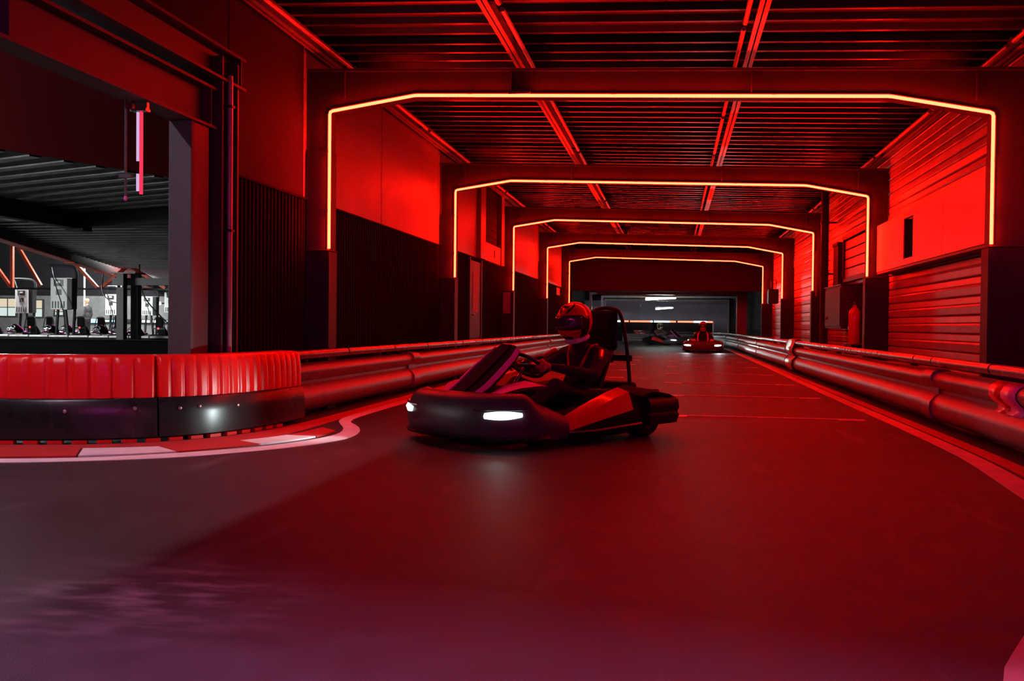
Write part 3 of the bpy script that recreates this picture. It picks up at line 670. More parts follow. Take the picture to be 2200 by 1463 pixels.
# ================================================================== CURVED BARRIER AT THE LEFT
Bp = [(-8.2, 6.25), (-6.6, 6.16), (-5.4, 6.14), (-4.62, 6.19), (-4.01, 6.36), (-3.58, 6.66), (-3.33, 7.11), (-3.22, 7.74), (-3.20, 8.28)]
Bpath = resample(smooth_path(Bp, 2), 0.03); BS = arclen(Bpath)
def s_near(path, S, x, y):
    q = min(range(len(path)), key=lambda i: (path[i].x - x) ** 2 + (path[i].y - y) ** 2); return S[q]
sm = s_near(Bpath, BS, -3.64, 6.60); se = BS[-1]; blen = se - sm
def barrier_block(label, s0, s1, ribs, endcap):
    t = thing('barrier_block', label, 'barrier', tuple(at_s(Bpath, BS, (s0 + s1) / 2)[0]), 'red plastic blocks of the corner barrier')
    rings = []; k = int((s1 - s0) / 0.012)
    for i in range(k + 1):
        s = s0 + 0.006 + (s1 - s0 - 0.012) * i / k
        p, d_ = at_s(Bpath, BS, s); nrm = Vector((-d_.y, d_.x, 0))     # away from track
        u = ((s - s0) / (s1 - s0)) * ribs; fr = u - math.floor(u)
        g = max(0.0, min(1.0, (abs(fr - 0.5) - 0.33) / 0.08))           # groove between flutes
        e = min((s - s0), (s1 - s)) ; ed = max(0, 1 - e / 0.03) ** 2 * 0.03
        dg = 0.016 * g
        tp_ = 0.625 - (0.02 * max(0, 1 - (s1 - s) / 0.05) if endcap else 0)
        pr = [(0.03 + dg + ed, 0.318), (0.028 + dg + ed, 0.36), (0.034 + dg + ed, 0.50), (0.040 + dg * 0.9 + ed, 0.555), (0.050 + dg * 0.5 + ed, 0.595), (0.072 + ed, 0.618), (0.11, tp_), (0.24, tp_), (0.27, 0.60), (0.28, 0.318)]
        rings.append([p + nrm * o + Vector((0, 0, z)) for o, z in pr])
    MB().loft(rings).build('body', m_redpl, t, ang=60)
    # black skirt panel under the block
    rings = []; k = int((s1 - s0) / 0.08)
    for i in range(k + 1):
        s = s0 + 0.003 + (s1 - s0 - 0.006) * i / k
        p, d_ = at_s(Bpath, BS, s); nrm = Vector((-d_.y, d_.x, 0))
        rings.append([p + nrm * o + Vector((0, 0, z)) for o, z in [(0.02, 0.024), (0.0, 0.036), (0.004, 0.2), (0.018, 0.30), (0.03, 0.316), (0.26, 0.316), (0.26, 0.024)]])
    sk = MB().loft(rings).build('skirt', m_skirt, t, ang=60)
    return t
b1 = barrier_block('red fluted barrier block at the left edge with black skirt', sm - 1.95, sm - 0.004, 13, False)
b2 = barrier_block('red fluted barrier block curving to meet the left guardrail, black skirt', sm + 0.004, se, 17, True)
for (x, y, z) in [(-4.21, 6.3, 0.23), (-3.78, 6.5, 0.245), (-3.57, 6.72, 0.235), (-3.47, 6.85, 0.24), (-3.32, 7.2, 0.225)]:
    s = s_near(Bpath, BS, x, y); p, d_ = at_s(Bpath, BS, s); nrm = Vector((-d_.y, d_.x, 0))
    MB().lathe([(0.0, 0.0), (0.014, 0.0), (0.013, 0.007), (0.006, 0.011), (0, 0.011)], p + nrm * 0.008 + Vector((0, 0, z)), -nrm, 8).build('bolt', m_bolt, b1 if s < sm else b2)
s = sm - 1.9
while s < sm + 1.35:
    p, d_ = at_s(Bpath, BS, s); p2, _ = at_s(Bpath, BS, s + 0.10); nrm = Vector((-d_.y, d_.x, 0))
    MB().bar(p + nrm * 0.03 + Vector((0, 0, 0.012)), p2 + nrm * 0.03 + Vector((0, 0, 0.012)), 0.05, 0.024).build('red_foot', m_redpl, b1 if s < sm else b2, False)
    s += 0.165

# ================================================================== ROAD PAINT
outer = [(-6.6, 5.0), (-5.2, 5.10), (-4.02, 5.38), (-3.62, 5.54), (-3.13, 5.81), (-2.80, 6.19), (-2.62, 6.47), (-2.48, 6.78), (-2.40, 7.13), (-2.44, 7.48), (-2.54, 7.81), (-2.68, 8.10), (-2.80, 8.30), (-2.87, 8.70), (-2.89, 10.27), (-2.90, 20), (-2.90, 36)]
inner = [(-6.6, 5.15), (-5.2, 5.26), (-4.13, 5.53), (-3.70, 5.67), (-3.28, 5.96), (-2.85, 6.46), (-2.72, 6.72), (-2.61, 7.04), (-2.58, 7.34), (-2.61, 7.57), (-2.70, 7.86), (-2.84, 8.16), (-2.95, 8.44), (-3.00, 8.90), (-3.02, 10.7), (-3.03, 20), (-3.03, 36)]
def sm2(p): return smooth_path(p, 2)
tag(ribbon('edge_line', sm2(outer), sm2(inner), m_white, None, 0, 0.004), 'white painted edge line sweeping round the left kerb and up beside the left guardrail', 'road marking')
kt = [(-4.9, 5.75), (-4.42, 5.91), (-3.94, 6.04), (-3.44, 6.27), (-3.10, 6.71), (-2.88, 7.16), (-2.84, 7.75)]
kb = [(-4.7, 5.40), (-4.16, 5.56), (-3.72, 5.71), (-3.23, 6.02), (-2.87, 6.54), (-2.64, 7.13), (-2.66, 7.55)]
kp_t = resample(smooth_path(kt, 2), 0.05); kp_b = resample(smooth_path(kb, 2), 0.05); KT = arclen(kp_t); KB = arclen(kp_b)
kerb = thing('corner_kerb', 'red and white striped kerb under the red corner barrier', 'kerb', (-3.4, 6.3, 0))
marks = [((-4.9, 5.75), (-4.7, 5.40)), ((-3.93, 6.04), (-3.72, 5.71)), ((-3.44, 6.27), (-3.21, 6.03)), ((-3.10, 6.71), (-2.86, 6.55)), ((-2.88, 7.16), (-2.64, 7.13)), ((-2.84, 7.75), (-2.66, 7.55))]
for k in range(5):
    a0 = s_near(kp_t, KT, *marks[k][0]); a1 = s_near(kp_t, KT, *marks[k + 1][0]); b0 = s_near(kp_b, KB, *marks[k][1]); b1_ = s_near(kp_b, KB, *marks[k + 1][1])
    g = 0.008; n = 10
    ribbon('kerb_block', [at_s(kp_t, KT, a0 + g + (a1 - a0 - 2 * g) * i / n)[0] for i in range(n + 1)], [at_s(kp_b, KB, b0 + g + (b1_ - b0 - 2 * g) * i / n)[0] for i in range(n + 1)], m_redp if k % 2 == 0 else m_white, kerb, 0, 0.012)
bandt = [(-5.6, 6.02), (-4.62, 6.15), (-4.01, 6.30), (-3.55, 6.62), (-3.29, 7.10), (-3.18, 7.74), (-3.16, 8.55), (-3.18, 10.7), (-3.2, 36)]
bandb = [(-5.6, 5.80), (-4.52, 5.93), (-3.95, 6.09), (-3.46, 6.34), (-3.12, 6.78), (-2.93, 7.22), (-2.96, 8.30), (-3.06, 10.7), (-3.07, 36)]
tag(ribbon('kerb_band', sm2(bandt), sm2(bandb), m_redp, None, 0, 0.003), 'red painted band between the striped kerb and the left barriers', 'road marking')
ro = [(0.16, -1.6), (0.50, 0.6), (0.92, 2.45), (1.18, 2.95), (1.72, 4.0), (1.93, 5.09), (2.00, 5.95), (2.06, 6.92), (2.075, 7.9), (2.08, 9.6), (2.07, 12.2), (2.09, 17.2), (2.12, 24), (2.12, 40)]
ri = [(0.00, -1.6), (0.34, 0.6), (0.76, 2.50), (1.00, 3.00), (1.54, 4.05), (1.76, 5.15), (1.84, 5.98), (1.93, 6.94), (1.95, 7.9), (1.955, 9.6), (1.945, 12.2), (1.97, 17.2), (2.01, 24), (2.02, 40)]
tag(ribbon('edge_line', sm2(ro), sm2(ri), m_orange, None, 0, 0.004), 'pale painted edge line curving in from the lower right beside the right guardrail', 'road marking')
rb0 = [(0.40, -1.6), (0.76, 0.5), (1.40, 2.9), (1.92, 4.0), (2.10, 5.09), (2.16, 5.95), (2.22, 6.92), (2.225, 9.6), (2.22, 20), (2.22, 40)]
rb1 = [(0.20, -1.6), (0.56, 0.5), (1.22, 2.95), (1.76, 4.0), (1.97, 5.09), (2.04, 5.95), (2.10, 6.92), (2.115, 9.6), (2.11, 20), (2.15, 40)]
tag(ribbon('kerb_band', sm2(rb0), sm2(rb1), m_redp, None, 0, 0.003), 'dark red painted band between the right edge line and the right guardrail', 'road marking')
nth = ['first', 'second', 'third', 'fourth', 'fifth', 'sixth', 'seventh', 'eighth']
for k, y in enumerate((9.76, 12.62, 15.42, 18.48, 21.75, 24.95, 28.0, 31.0)):
    t = thing('grid_mark', 'pale starting-grid line on the right half of the track, %s counted from the near kart' % nth[k], 'road marking', (0.8, y, 0), 'starting-grid lines')
    bx('line', (-0.12, y - 0.035, 0), (1.80, y + 0.035, 0.003), m_gridp, t)
    bx('end_tick', (-0.12, y - 0.13, 0), (0.14, y - 0.035, 0.003), m_white, t); bx('end_tick', (1.55, y - 0.13, 0), (1.80, y - 0.035, 0.003), m_gridp, t)
for k, y in enumerate((11.1, 13.9, 16.7, 19.57, 22.46, 25.26, 28.0)):
    t = thing('grid_mark', 'pale starting-grid line on the left half of the track, %s counted from the near kart' % nth[k], 'road marking', (-1.7, y, 0), 'starting-grid lines')
    bx('line', (-2.68, y - 0.03, 0), (-0.82, y + 0.03, 0.003), m_gridp, t)
    bx('end_tick', (-1.06, y - 0.12, 0), (-0.82, y - 0.03, 0.003), m_white, t); bx('end_tick', (-2.68, y - 0.12, 0), (-2.44, y - 0.03, 0.003), m_gridp, t)

# ================================================================== KART (forward = +X, left = +Y)
def make_kart(label):
    K = thing('go_kart', label, 'go-kart', (0, 0, 0), 'go-karts')
    MB().box((-0.75, -0.30, 0.045), (0.78, 0.30, 0.062)).build('floor_pan', m_black, K, False)
    fr = MB()
    for s_ in (-1, 1): fr.tube([(-0.9, s_ * 0.30, 0.09), (0.2, s_ * 0.31, 0.08), (0.6, s_ * 0.24, 0.08), (0.86, s_ * 0.2, 0.1)], 0.016, 8)
    fr.cyl((-0.62, -0.5, 0.14), (-0.62, 0.5, 0.14), 0.018).cyl((0.55, -0.5, 0.12), (0.55, 0.5, 0.12), 0.016).cyl((-0.9, -0.3, 0.09), (-0.9, 0.3, 0.09), 0.016)
    fr.build('chassis_frame', m_chrome, K)
    # nose bumper
    def nose(t):
        a = abs(t); y = 0.66 * math.sin(min(1, a) * PI / 2) * (1 if t > 0 else -1)
        x = 1.0 - 0.36 * (1 - math.cos(a * PI / 2)) ** 1.15
        if a > 1: x = 0.64 - 0.26 * (a - 1) / 0.25; y = (0.66 + 0.015 * (a - 1)) * (1 if t > 0 else -1)
        return Vector((x, y, 0))
    def nrm_at(f, t):
        d_ = (f(t + 0.01) - f(t - 0.01)).normalized(); n_ = Vector((d_.y, -d_.x, 0)); return n_
    prof = [(-0.05, 0.05), (-0.01, 0.065), (0.012, 0.13), (0.015, 0.20), (0.0, 0.28), (-0.03, 0.335), (-0.075, 0.372), (-0.13, 0.385), (-0.17, 0.37), (-0.17, 0.10), (-0.12, 0.05)]
    rings = []
    for i in range(41):
        t = -1.25 + 2.5 * i / 40; p = nose(t); n_ = nrm_at(nose, t); k = 1 - 0.45 * max(0, abs(t) - 0.85) / 0.4
        rings.append([p + n_ * (o * (0.8 if abs(t) > 1 else 1)) + Vector((0, 0, 0.05 + (z - 0.05) * k)) for o, z in prof])
    MB().loft(rings).build('nose_bumper', m_nose, K, ang=50)
    # lower lip and groove trim
    MB().tube([nose(-1.05 + 2.1 * i / 30) + nrm_at(nose, -1.05 + 2.1 * i / 30) * 0.005 + Vector((0, 0, 0.075)) for i in range(31)], 0.018, 6).build('bumper_lip', m_skirt, K)
    # headlamps
    for s_ in (-1, 1):
        hl = []
        for i in range(9):
            t = s_ * (0.40 + 0.34 * i / 8); p = nose(t); n_ = nrm_at(nose, t); hw = 0.030 * (0.35 + 0.65 * math.sin(PI * min(1, 0.15 + 0.8 * i / 8)))
            zc = 0.235 + 0.012 * i / 8
            hl.append([p + n_ * 0.016 + Vector((0, 0, zc - hw)), p + n_ * 0.026 + Vector((0, 0, zc)), p + n_ * 0.010 + Vector((0, 0, zc + hw)), p - n_ * 0.02 + Vector((0, 0, zc))])
        MB().loft(hl).build('headlamp', m_head, K, ang=60)
        lip = [nose(s_ * (0.30 + 0.5 * i / 8)) + nrm_at(nose, s_ * (0.30 + 0.5 * i / 8)) * 0.012 + Vector((0, 0, 0.275 + 0.01 * i / 8)) for i in range(9)]
        MB().tube(lip, 0.008, 6).build('lamp_brow', m_chrome, K)
        p = nose(s_ * 0.55); n_ = nrm_at(nose, s_ * 0.55)
        L = bpy.data.lights.new('headlamp_beam', 'SPOT'); L.energy = 1.5 if s_ > 0 else 38.0; L.color = (0.86, 1.0, 1.0); L.spot_size = math.radians(80); L.spot_blend = 0.85; L.shadow_soft_size = 0.04
        lo = bpy.data.objects.new('headlamp_beam', L); col.objects.link(lo); lo.parent = K
        lo.location = p + n_ * 0.06 + Vector((0, 0, 0.24)); dirv = Vector((1, s_ * 0.62, 0.14)).normalized()
        lo.rotation_euler = dirv.to_track_quat('-Z', 'Y').to_euler()
    # hood between bumper and front fairing
    MB().loft([[(0.88, y, 0.30 + 0.05 * (1 - (y / 0.36) ** 2)) for y in (-0.34, -0.2, 0, 0.2, 0.34)] + [(0.88, 0.34, 0.25), (0.88, -0.34, 0.25)],
               [(0.66, y, 0.33 + 0.07 * (1 - (y / 0.34) ** 2)) for y in (-0.32, -0.2, 0, 0.2, 0.32)] + [(0.66, 0.32, 0.27), (0.66, -0.32, 0.27)],
               [(0.48, y, 0.36 + 0.06 * (1 - (y / 0.26) ** 2)) for y in (-0.24, -0.15, 0, 0.15, 0.24)] + [(0.48, 0.24, 0.31), (0.48, -0.24, 0.31)]]).build('front_hood', m_matte, K, ang=50)
    # front fairing (steering shield)
    FR = [(0.84, 0.36, 0.17), (0.72, 0.43, 0.185), (0.58, 0.53, 0.185), (0.44, 0.63, 0.17), (0.36, 0.695, 0.145), (0.33, 0.70, 0.12)]
    rg = []
    for x, z, w_ in FR:
        rg.append([(x, -w_, z - 0.025), (x, -w_ * 0.55, z + 0.012), (x, 0, z + 0.02), (x, w_ * 0.55, z + 0.012), (x, w_, z - 0.025), (x - 0.015, w_ * 0.9, z - 0.05), (x - 0.02, 0, z - 0.015), (x - 0.015, -w_ * 0.9, z - 0.05)])
    fa = MB().loft(rg).build('front_fairing', m_matte, K, ang=50)
    for s_ in (-1, 1):
        o = MB().loft([[(x + 0.004, s_ * w_ * 0.80, z + 0.006), (x + 0.004, s_ * w_ * 1.03, z - 0.012), (x - 0.006, s_ * w_ * 1.0, z - 0.022), (x - 0.006, s_ * w_ * 0.80, z - 0.004)] for x, z, w_ in FR[:5]]).build('fairing_stripe', m_kpink, K, ang=50)
    MB().loft([[(x + 0.004, -0.055, z + 0.026), (x + 0.004, 0.055, z + 0.026), (x - 0.008, 0.055, z + 0.012), (x - 0.008, -0.055, z + 0.012)] for x, z, w_ in FR[:5]]).build('number_stripe', m_matte, K, ang=50)
    # front wheel-arch plates (pink) beside the fairing
    for s_ in (-1, 1):
        MB().loft([[(0.74, s_ * 0.22, 0.37), (0.74, s_ * 0.30, 0.365), (0.74, s_ * 0.26, 0.35)], [(0.60, s_ * 0.24, 0.43), (0.60, s_ * 0.40, 0.415), (0.60, s_ * 0.32, 0.38)], [(0.46, s_ * 0.30, 0.46), (0.46, s_ * 0.47, 0.43), (0.46, s_ * 0.38, 0.40)], [(0.36, s_ * 0.37, 0.43), (0.36, s_ * 0.45, 0.42), (0.36, s_ * 0.41, 0.40)]]).build('arch_plate', m_kpink, K, ang=50)
    # side pods
    for s_ in (-1, 1):
        SP = [(0.44, 0.46, 0.62, 0.05, 0.13), (0.32, 0.43, 0.67, 0.05, 0.19), (0.10, 0.42, 0.69, 0.05, 0.27), (-0.15, 0.42, 0.70, 0.05, 0.35), (-0.32, 0.42, 0.70, 0.06, 0.39), (-0.44, 0.42, 0.68, 0.08, 0.38)]
        rg = [[(x, s_ * a, z0), (x, s_ * (b - 0.02), z0), (x, s_ * b, z0 + 0.03), (x, s_ * b, z0 + (z1 - z0) * 0.45), (x, s_ * (b - 0.05), z1 - 0.03), (x, s_ * (a + (b - a) * 0.45), z1), (x, s_ * a, z1 - 0.01)] for x, a, b, z0, z1 in SP]
        MB().loft(rg).build('side_pod', m_matte, K, ang=45)
        pp = [[(x, s_ * (b + 0.004), z0 + (z1 - z0) * 0.52), (x, s_ * (b - 0.046), z1 - 0.026), (x, s_ * (a + (b - a) * 0.45), z1 + 0.006), (x, s_ * (a + (b - a) * 0.5), z1 - 0.01), (x, s_ * (b - 0.02), z0 + (z1 - z0) * 0.5)] for x, a, b, z0, z1 in SP[0:5]]
        MB().loft(pp).build('pod_panel', m_kred, K, ang=45)
        MB().tube([(0.40, s_ * 0.675, 0.10), (0.1, s_ * 0.70, 0.10), (-0.42, s_ * 0.70, 0.12)], 0.012, 6).build('pod_rub_strip', m_skirt, K)
        # battery box beside the seat
        MB().box((-0.58, s_ * 0.40 - 0.09, 0.08), (0.05, s_ * 0.40 + 0.09, 0.37)).build('battery_box', m_matte, K, False, 0.03, 3)
        bx('battery_strap', (-0.30, s_ * 0.40 - 0.094, 0.09), (-0.26, s_ * 0.40 + 0.094, 0.374), m_kred, K)
        # rear fender
        MB().loft([[(-0.44, s_ * 0.40, 0.35), (-0.44, s_ * 0.69, 0.33), (-0.44, s_ * 0.69, 0.31), (-0.44, s_ * 0.40, 0.33)], [(-0.60, s_ * 0.38, 0.40), (-0.60, s_ * 0.69, 0.36), (-0.60, s_ * 0.69, 0.34), (-0.60, s_ * 0.38, 0.38)], [(-0.80, s_ * 0.38, 0.36), (-0.80, s_ * 0.69, 0.33), (-0.80, s_ * 0.69, 0.31), (-0.80, s_ * 0.38, 0.34)], [(-0.92, s_ * 0.40, 0.30), (-0.92, s_ * 0.68, 0.29), (-0.92, s_ * 0.68, 0.27), (-0.92, s_ * 0.40, 0.28)]]).build('rear_fender', m_matte, K, ang=45)
    # rear bumper
    def rear(t):
        a = abs(t); y = 0.70 * math.sin(min(1, a) * PI / 2) * (1 if t > 0 else -1); x = -1.02 + 0.16 * (1 - math.cos(min(1, a) * PI / 2)) ** 1.6
        if a > 1: x = -0.86 + 0.34 * (a - 1) / 0.25
        return Vector((x, y, 0))
    rp = [(-0.05, 0.09), (0.0, 0.10), (0.02, 0.16), (0.006, 0.19), (0.02, 0.22), (0.012, 0.28), (-0.02, 0.31), (-0.06, 0.31)]
    rings = []
    for i in range(35):
        t = -1.25 + 2.5 * i / 34; p = rear(t); n_ = -nrm_at(rear, t); rings.append([p + n_ * o + Vector((0, 0, z)) for o, z in rp])
    MB().loft(rings).build('rear_bumper', m_black, K, ang=45)
    MB().tube([(-0.97, -0.45, 0.33), (-0.98, 0, 0.335), (-0.97, 0.45, 0.33)], 0.02, 8).build('rear_tube', m_chrome, K)
    # wheels
    for (x, y, r, w_) in [(0.55, 0.50, 0.130, 0.12), (0.55, -0.50, 0.130, 0.12), (-0.62, 0.53, 0.142, 0.20), (-0.62, -0.53, 0.142, 0.20)]:
        ty = MB().lathe([(r * 0.52, -w_ / 2 + 0.01), (r * 0.9, -w_ / 2), (r, -w_ / 2 + 0.025), (r, w_ / 2 - 0.025), (r * 0.9, w_ / 2), (r * 0.52, w_ / 2 - 0.01)], (x, y, r), (0, 1, 0), 24).build('tyre', m_tyre, K)
        MB().lathe([(r * 0.18, -w_ / 2 + 0.03), (r * 0.5, -w_ / 2 + 0.004), (r * 0.55, -w_ / 2 + 0.004), (r * 0.55, w_ / 2 - 0.004), (r * 0.5, w_ / 2 - 0.004), (r * 0.18, w_ / 2 - 0.03)], (x, y, r), (0, 1, 0), 18).build('rim', m_rim, ty)
    # seat shell
    SPN = [(-0.10, 0.17, 0.15, 0.02), (-0.22, 0.13, 0.18, 0.06), (-0.38, 0.105, 0.19, 0.11), (-0.52, 0.14, 0.20, 0.15), (-0.62, 0.26, 0.205, 0.16), (-0.68, 0.42, 0.20, 0.13), (-0.73, 0.58, 0.185, 0.07), (-0.75, 0.66, 0.165, 0.03)]
    vs_ = []; fs = []; nn = 9
    for i, (x, z, w_, sd) in enumerate(SPN):
        a = SPN[max(0, i - 1)]; b = SPN[min(len(SPN) - 1, i + 1)]; d_ = Vector((b[0] - a[0], 0, b[1] - a[1])).normalized(); up = Vector((-d_.z, 0, d_.x)) * -1
        up = Vector((d_.z, 0, -d_.x))
        for j_ in range(nn):
            q = -1 + 2 * j_ / (nn - 1); vs_.append(Vector((x, w_ * q, z)) + up * sd * abs(q) ** 3)
    for i in range(len(SPN) - 1):
        for j_ in range(nn - 1): fs.append((i * nn + j_, i * nn + j_ + 1, (i + 1) * nn + j_ + 1, (i + 1) * nn + j_))
    o = MB().add(vs_, fs).build('seat', m_black, K, ang=80); sd_ = o.modifiers.new('thick', 'SOLIDIFY'); sd_.thickness = 0.022; sd_.offset = 0
    # roll hoop and headrest
    MB().tube(smooth_path([(-0.86, -0.26, 0.12), (-0.84, -0.24, 0.6), (-0.83, -0.17, 0.98), (-0.83, -0.08, 1.02), (-0.83, 0.08, 1.02), (-0.83, 0.17, 0.98), (-0.84, 0.24, 0.6), (-0.86, 0.26, 0.12)], 2), 0.016, 8).build('roll_hoop', m_black, K)
    MB().box((-0.83, -0.145, 0.66), (-0.745, 0.145, 1.0)).build('headrest', m_matte, K, True, 0.035, 3)
    MB().box((-0.865, -0.06, 0.56), (-0.845, 0.06, 0.66)).build('tail_lamp_housing', m_black, K, False, 0.006)
    MB().lathe([(0.0, 0), (0.036, 0), (0.034, 0.014), (0.0, 0.02)], (-0.865, 0, 0.61), (-1, 0, 0), 12).build('tail_lamp', m_tail, K)
    MB().bar((-0.86, -0.255, 0.6), (-0.86, 0.255, 0.6), 0.02, 0.05).build('hoop_crossbar', m_black, K, False)
    # motor cover behind the seat
    MB().box((-0.98, -0.24, 0.14), (-0.78, 0.24, 0.40)).build('motor_cover', m_matte, K, True, 0.04, 3)
    # steering
    MB().cyl((0.50, 0, 0.16), (0.16, 0, 0.535), 0.014).build('steering_column', m_chrome, K)
    n_ = Vector((-0.66, 0, 0.75)).normalized(); u_ = Vector((0, 1, 0)); v_ = Vector((0.75, 0, 0.66)).normalized(); wc = Vector((0.14, 0, 0.555))
    sw = MB().tube([wc + (u_ * math.cos(a) * 0.155 + v_ * math.sin(a) * 0.135) for a in [2 * PI * i / 28 for i in range(28)]], 0.015, 8, closed=True).build('steering_wheel', m_black, K)
    sp = MB()
    for a in (0, PI, -PI / 2): sp.bar(wc, wc + (u_ * math.cos(a) * 0.15 + v_ * math.sin(a) * 0.13), 0.035, 0.01, up=n_)
    sp.lathe([(0, 0), (0.045, 0), (0.045, 0.02), (0, 0.025)], wc, n_, 14).build('spokes', m_chrome, sw)
    return K

# ------------------------------------------------------------------ helmet and driver (kart frame)
HC = Vector((-0.43, 0, 0.908))
def helm_r(th, ph):
    """th: azimuth from forward, ph: elevation -> point on the shell (helmet frame)"""
    c, s_ = math.cos(ph), math.sin(ph)
    x = 0.172 * c * math.cos(th); y = 0.138 * c * math.sin(th); z = 0.156 * s_
    f = max(0, math.cos(th)) ** 3 * c
    if s_ < 0: x += f * 0.022 * min(1, -s_ * 2.0); z *= 1.05
    else: x -= 0.0
    return Vector((x, y, z))
def patch(th0, th1, ph0, ph1, off, nt=18, np_=8, fn=None):
    vs_ = []; fs = []
    for i in range(nt + 1):
        for j_ in range(np_ + 1):
            q = j_ / np_; th = th0 + (th1 - th0) * i / nt; a, b = (ph0, ph1) if fn is None else fn(i / nt); ph = a + (b - a) * q
            p = helm_r(th, ph); vs_.append(p + p.normalized() * off)
    for i in range(nt):
        for j_ in range(np_): a = i * (np_ + 1) + j_; fs.append((a, a + 1, a + np_ + 2, a + np_ + 1))
    return MB().add(vs_, fs)
def make_helmet(parent, shell, accent, visor, rot):
    def fin(mb, nm, mt, thick):
        mb.v = [tuple(HC + rot @ Vector(p)) for p in mb.v]
        o = mb.build(nm, mt, par[0], ang=70)
        if thick: sd = o.modifiers.new('thick', 'SOLIDIFY'); sd.thickness = thick; sd.offset = 0
        return o
    par = [parent]
    h_ = fin(patch(-PI, PI, -1.12, 1.56, 0.0, 40, 20), 'helmet', shell, 0)
    par[0] = h_
    vis = lambda q: (-0.32 + 0.10 * abs(2 * q - 1) ** 2, 0.30 - 0.05 * abs(2 * q - 1) ** 2)
    fin(patch(-1.15, 1.15, 0, 0, 0.006, 24, 6, vis), 'visor', visor, 0.004)
    fin(patch(-1.22, 1.22, 0, 0, 0.003, 24, 2, lambda q: (0.27, 0.36)), 'visor_rim', m_hblk, 0.006)
    fin(patch(-1.22, 1.22, 0, 0, 0.003, 24, 2, lambda q: (-0.38, -0.30 + 0.06 * abs(2 * q - 1))), 'visor_rim', m_hblk, 0.006)
    for s_ in (-1, 1):
        fin(patch(s_ * 1.12, s_ * 1.62, 0, 0, 0.004, 6, 8, lambda q: (-0.95 + 0.1 * q, 0.36 - 0.1 * q)), 'side_panel', m_hblk, 0.004)
        fin(patch(s_ * 0.25, s_ * 0.85, 0, 0, 0.003, 10, 4, lambda q: (0.42 + 0.55 * q, 0.62 + 0.62 * q)), 'crown_stripe', m_hblk, 0.003)
        fin(patch(s_ * 0.30, s_ * 1.05, 0, 0, 0.003, 8, 3, lambda q: (-0.72 + 0.18 * q, -0.60 + 0.20 * q)), 'chin_stripe', accent, 0.003)
    fin(patch(-0.55, 0.55, 0, 0, 0.003, 10, 3, lambda q: (-0.98, -0.82)), 'chin_vent', m_hblk, 0.004)
    fin(patch(-0.30, 0.30, 0, 0, 0.004, 6, 2, lambda q: (0.85, 0.95)), 'top_vent', m_hblk, 0.006)
    return h_
def make_hand(parent, s_, mat):
    n_ = Vector((-0.66, 0, 0.75)).normalized(); u_ = Vector((0, s_, 0)); v_ = Vector((0.75, 0, 0.66)).normalized()
    rc = Vector((0.14, 0, 0.555)) + u_ * 0.155
    P = lambda u, n, v: rc + u_ * u + n_ * n + v_ * v
    mb = MB()
    rotm = Matrix((u_, n_, v_)).transposed()
    mb.ell(P(0.012, 0.034, -0.008), (0.030, 0.018, 0.046), 12, 8, rotm)
    mb.cap(P(0.02, 0.036, -0.03), P(0.012, 0.055, -0.088), 0.024, 0.027)
    for k, (dv, sc_) in enumerate(((0.033, 0.95), (0.012, 1.06), (-0.010, 1.0), (-0.031, 0.82))):
        ch = [(0.022, 0.036), (0.040, 0.018), (0.040, -0.010), (0.018, -0.030), (-0.010 * sc_, -0.030)]
        for a, b, r0, r1 in zip(ch, ch[1:], (0.0105, 0.010, 0.0095, 0.009), (0.010, 0.0095, 0.009, 0.008)):
            mb.cap(P(a[0] * sc_, a[1], dv), P(b[0] * sc_, b[1], dv * 0.97), r0, r1, 8)
    mb.cap(P(-0.004, 0.040, -0.018), P(-0.026, 0.034, 0.010), 0.0125, 0.0115, 8).cap(P(-0.026, 0.034, 0.010), P(-0.026, 0.018, 0.036), 0.0115, 0.0095, 8)
    return remesh(mb.build('glove', mat, parent), 0.004, 3)
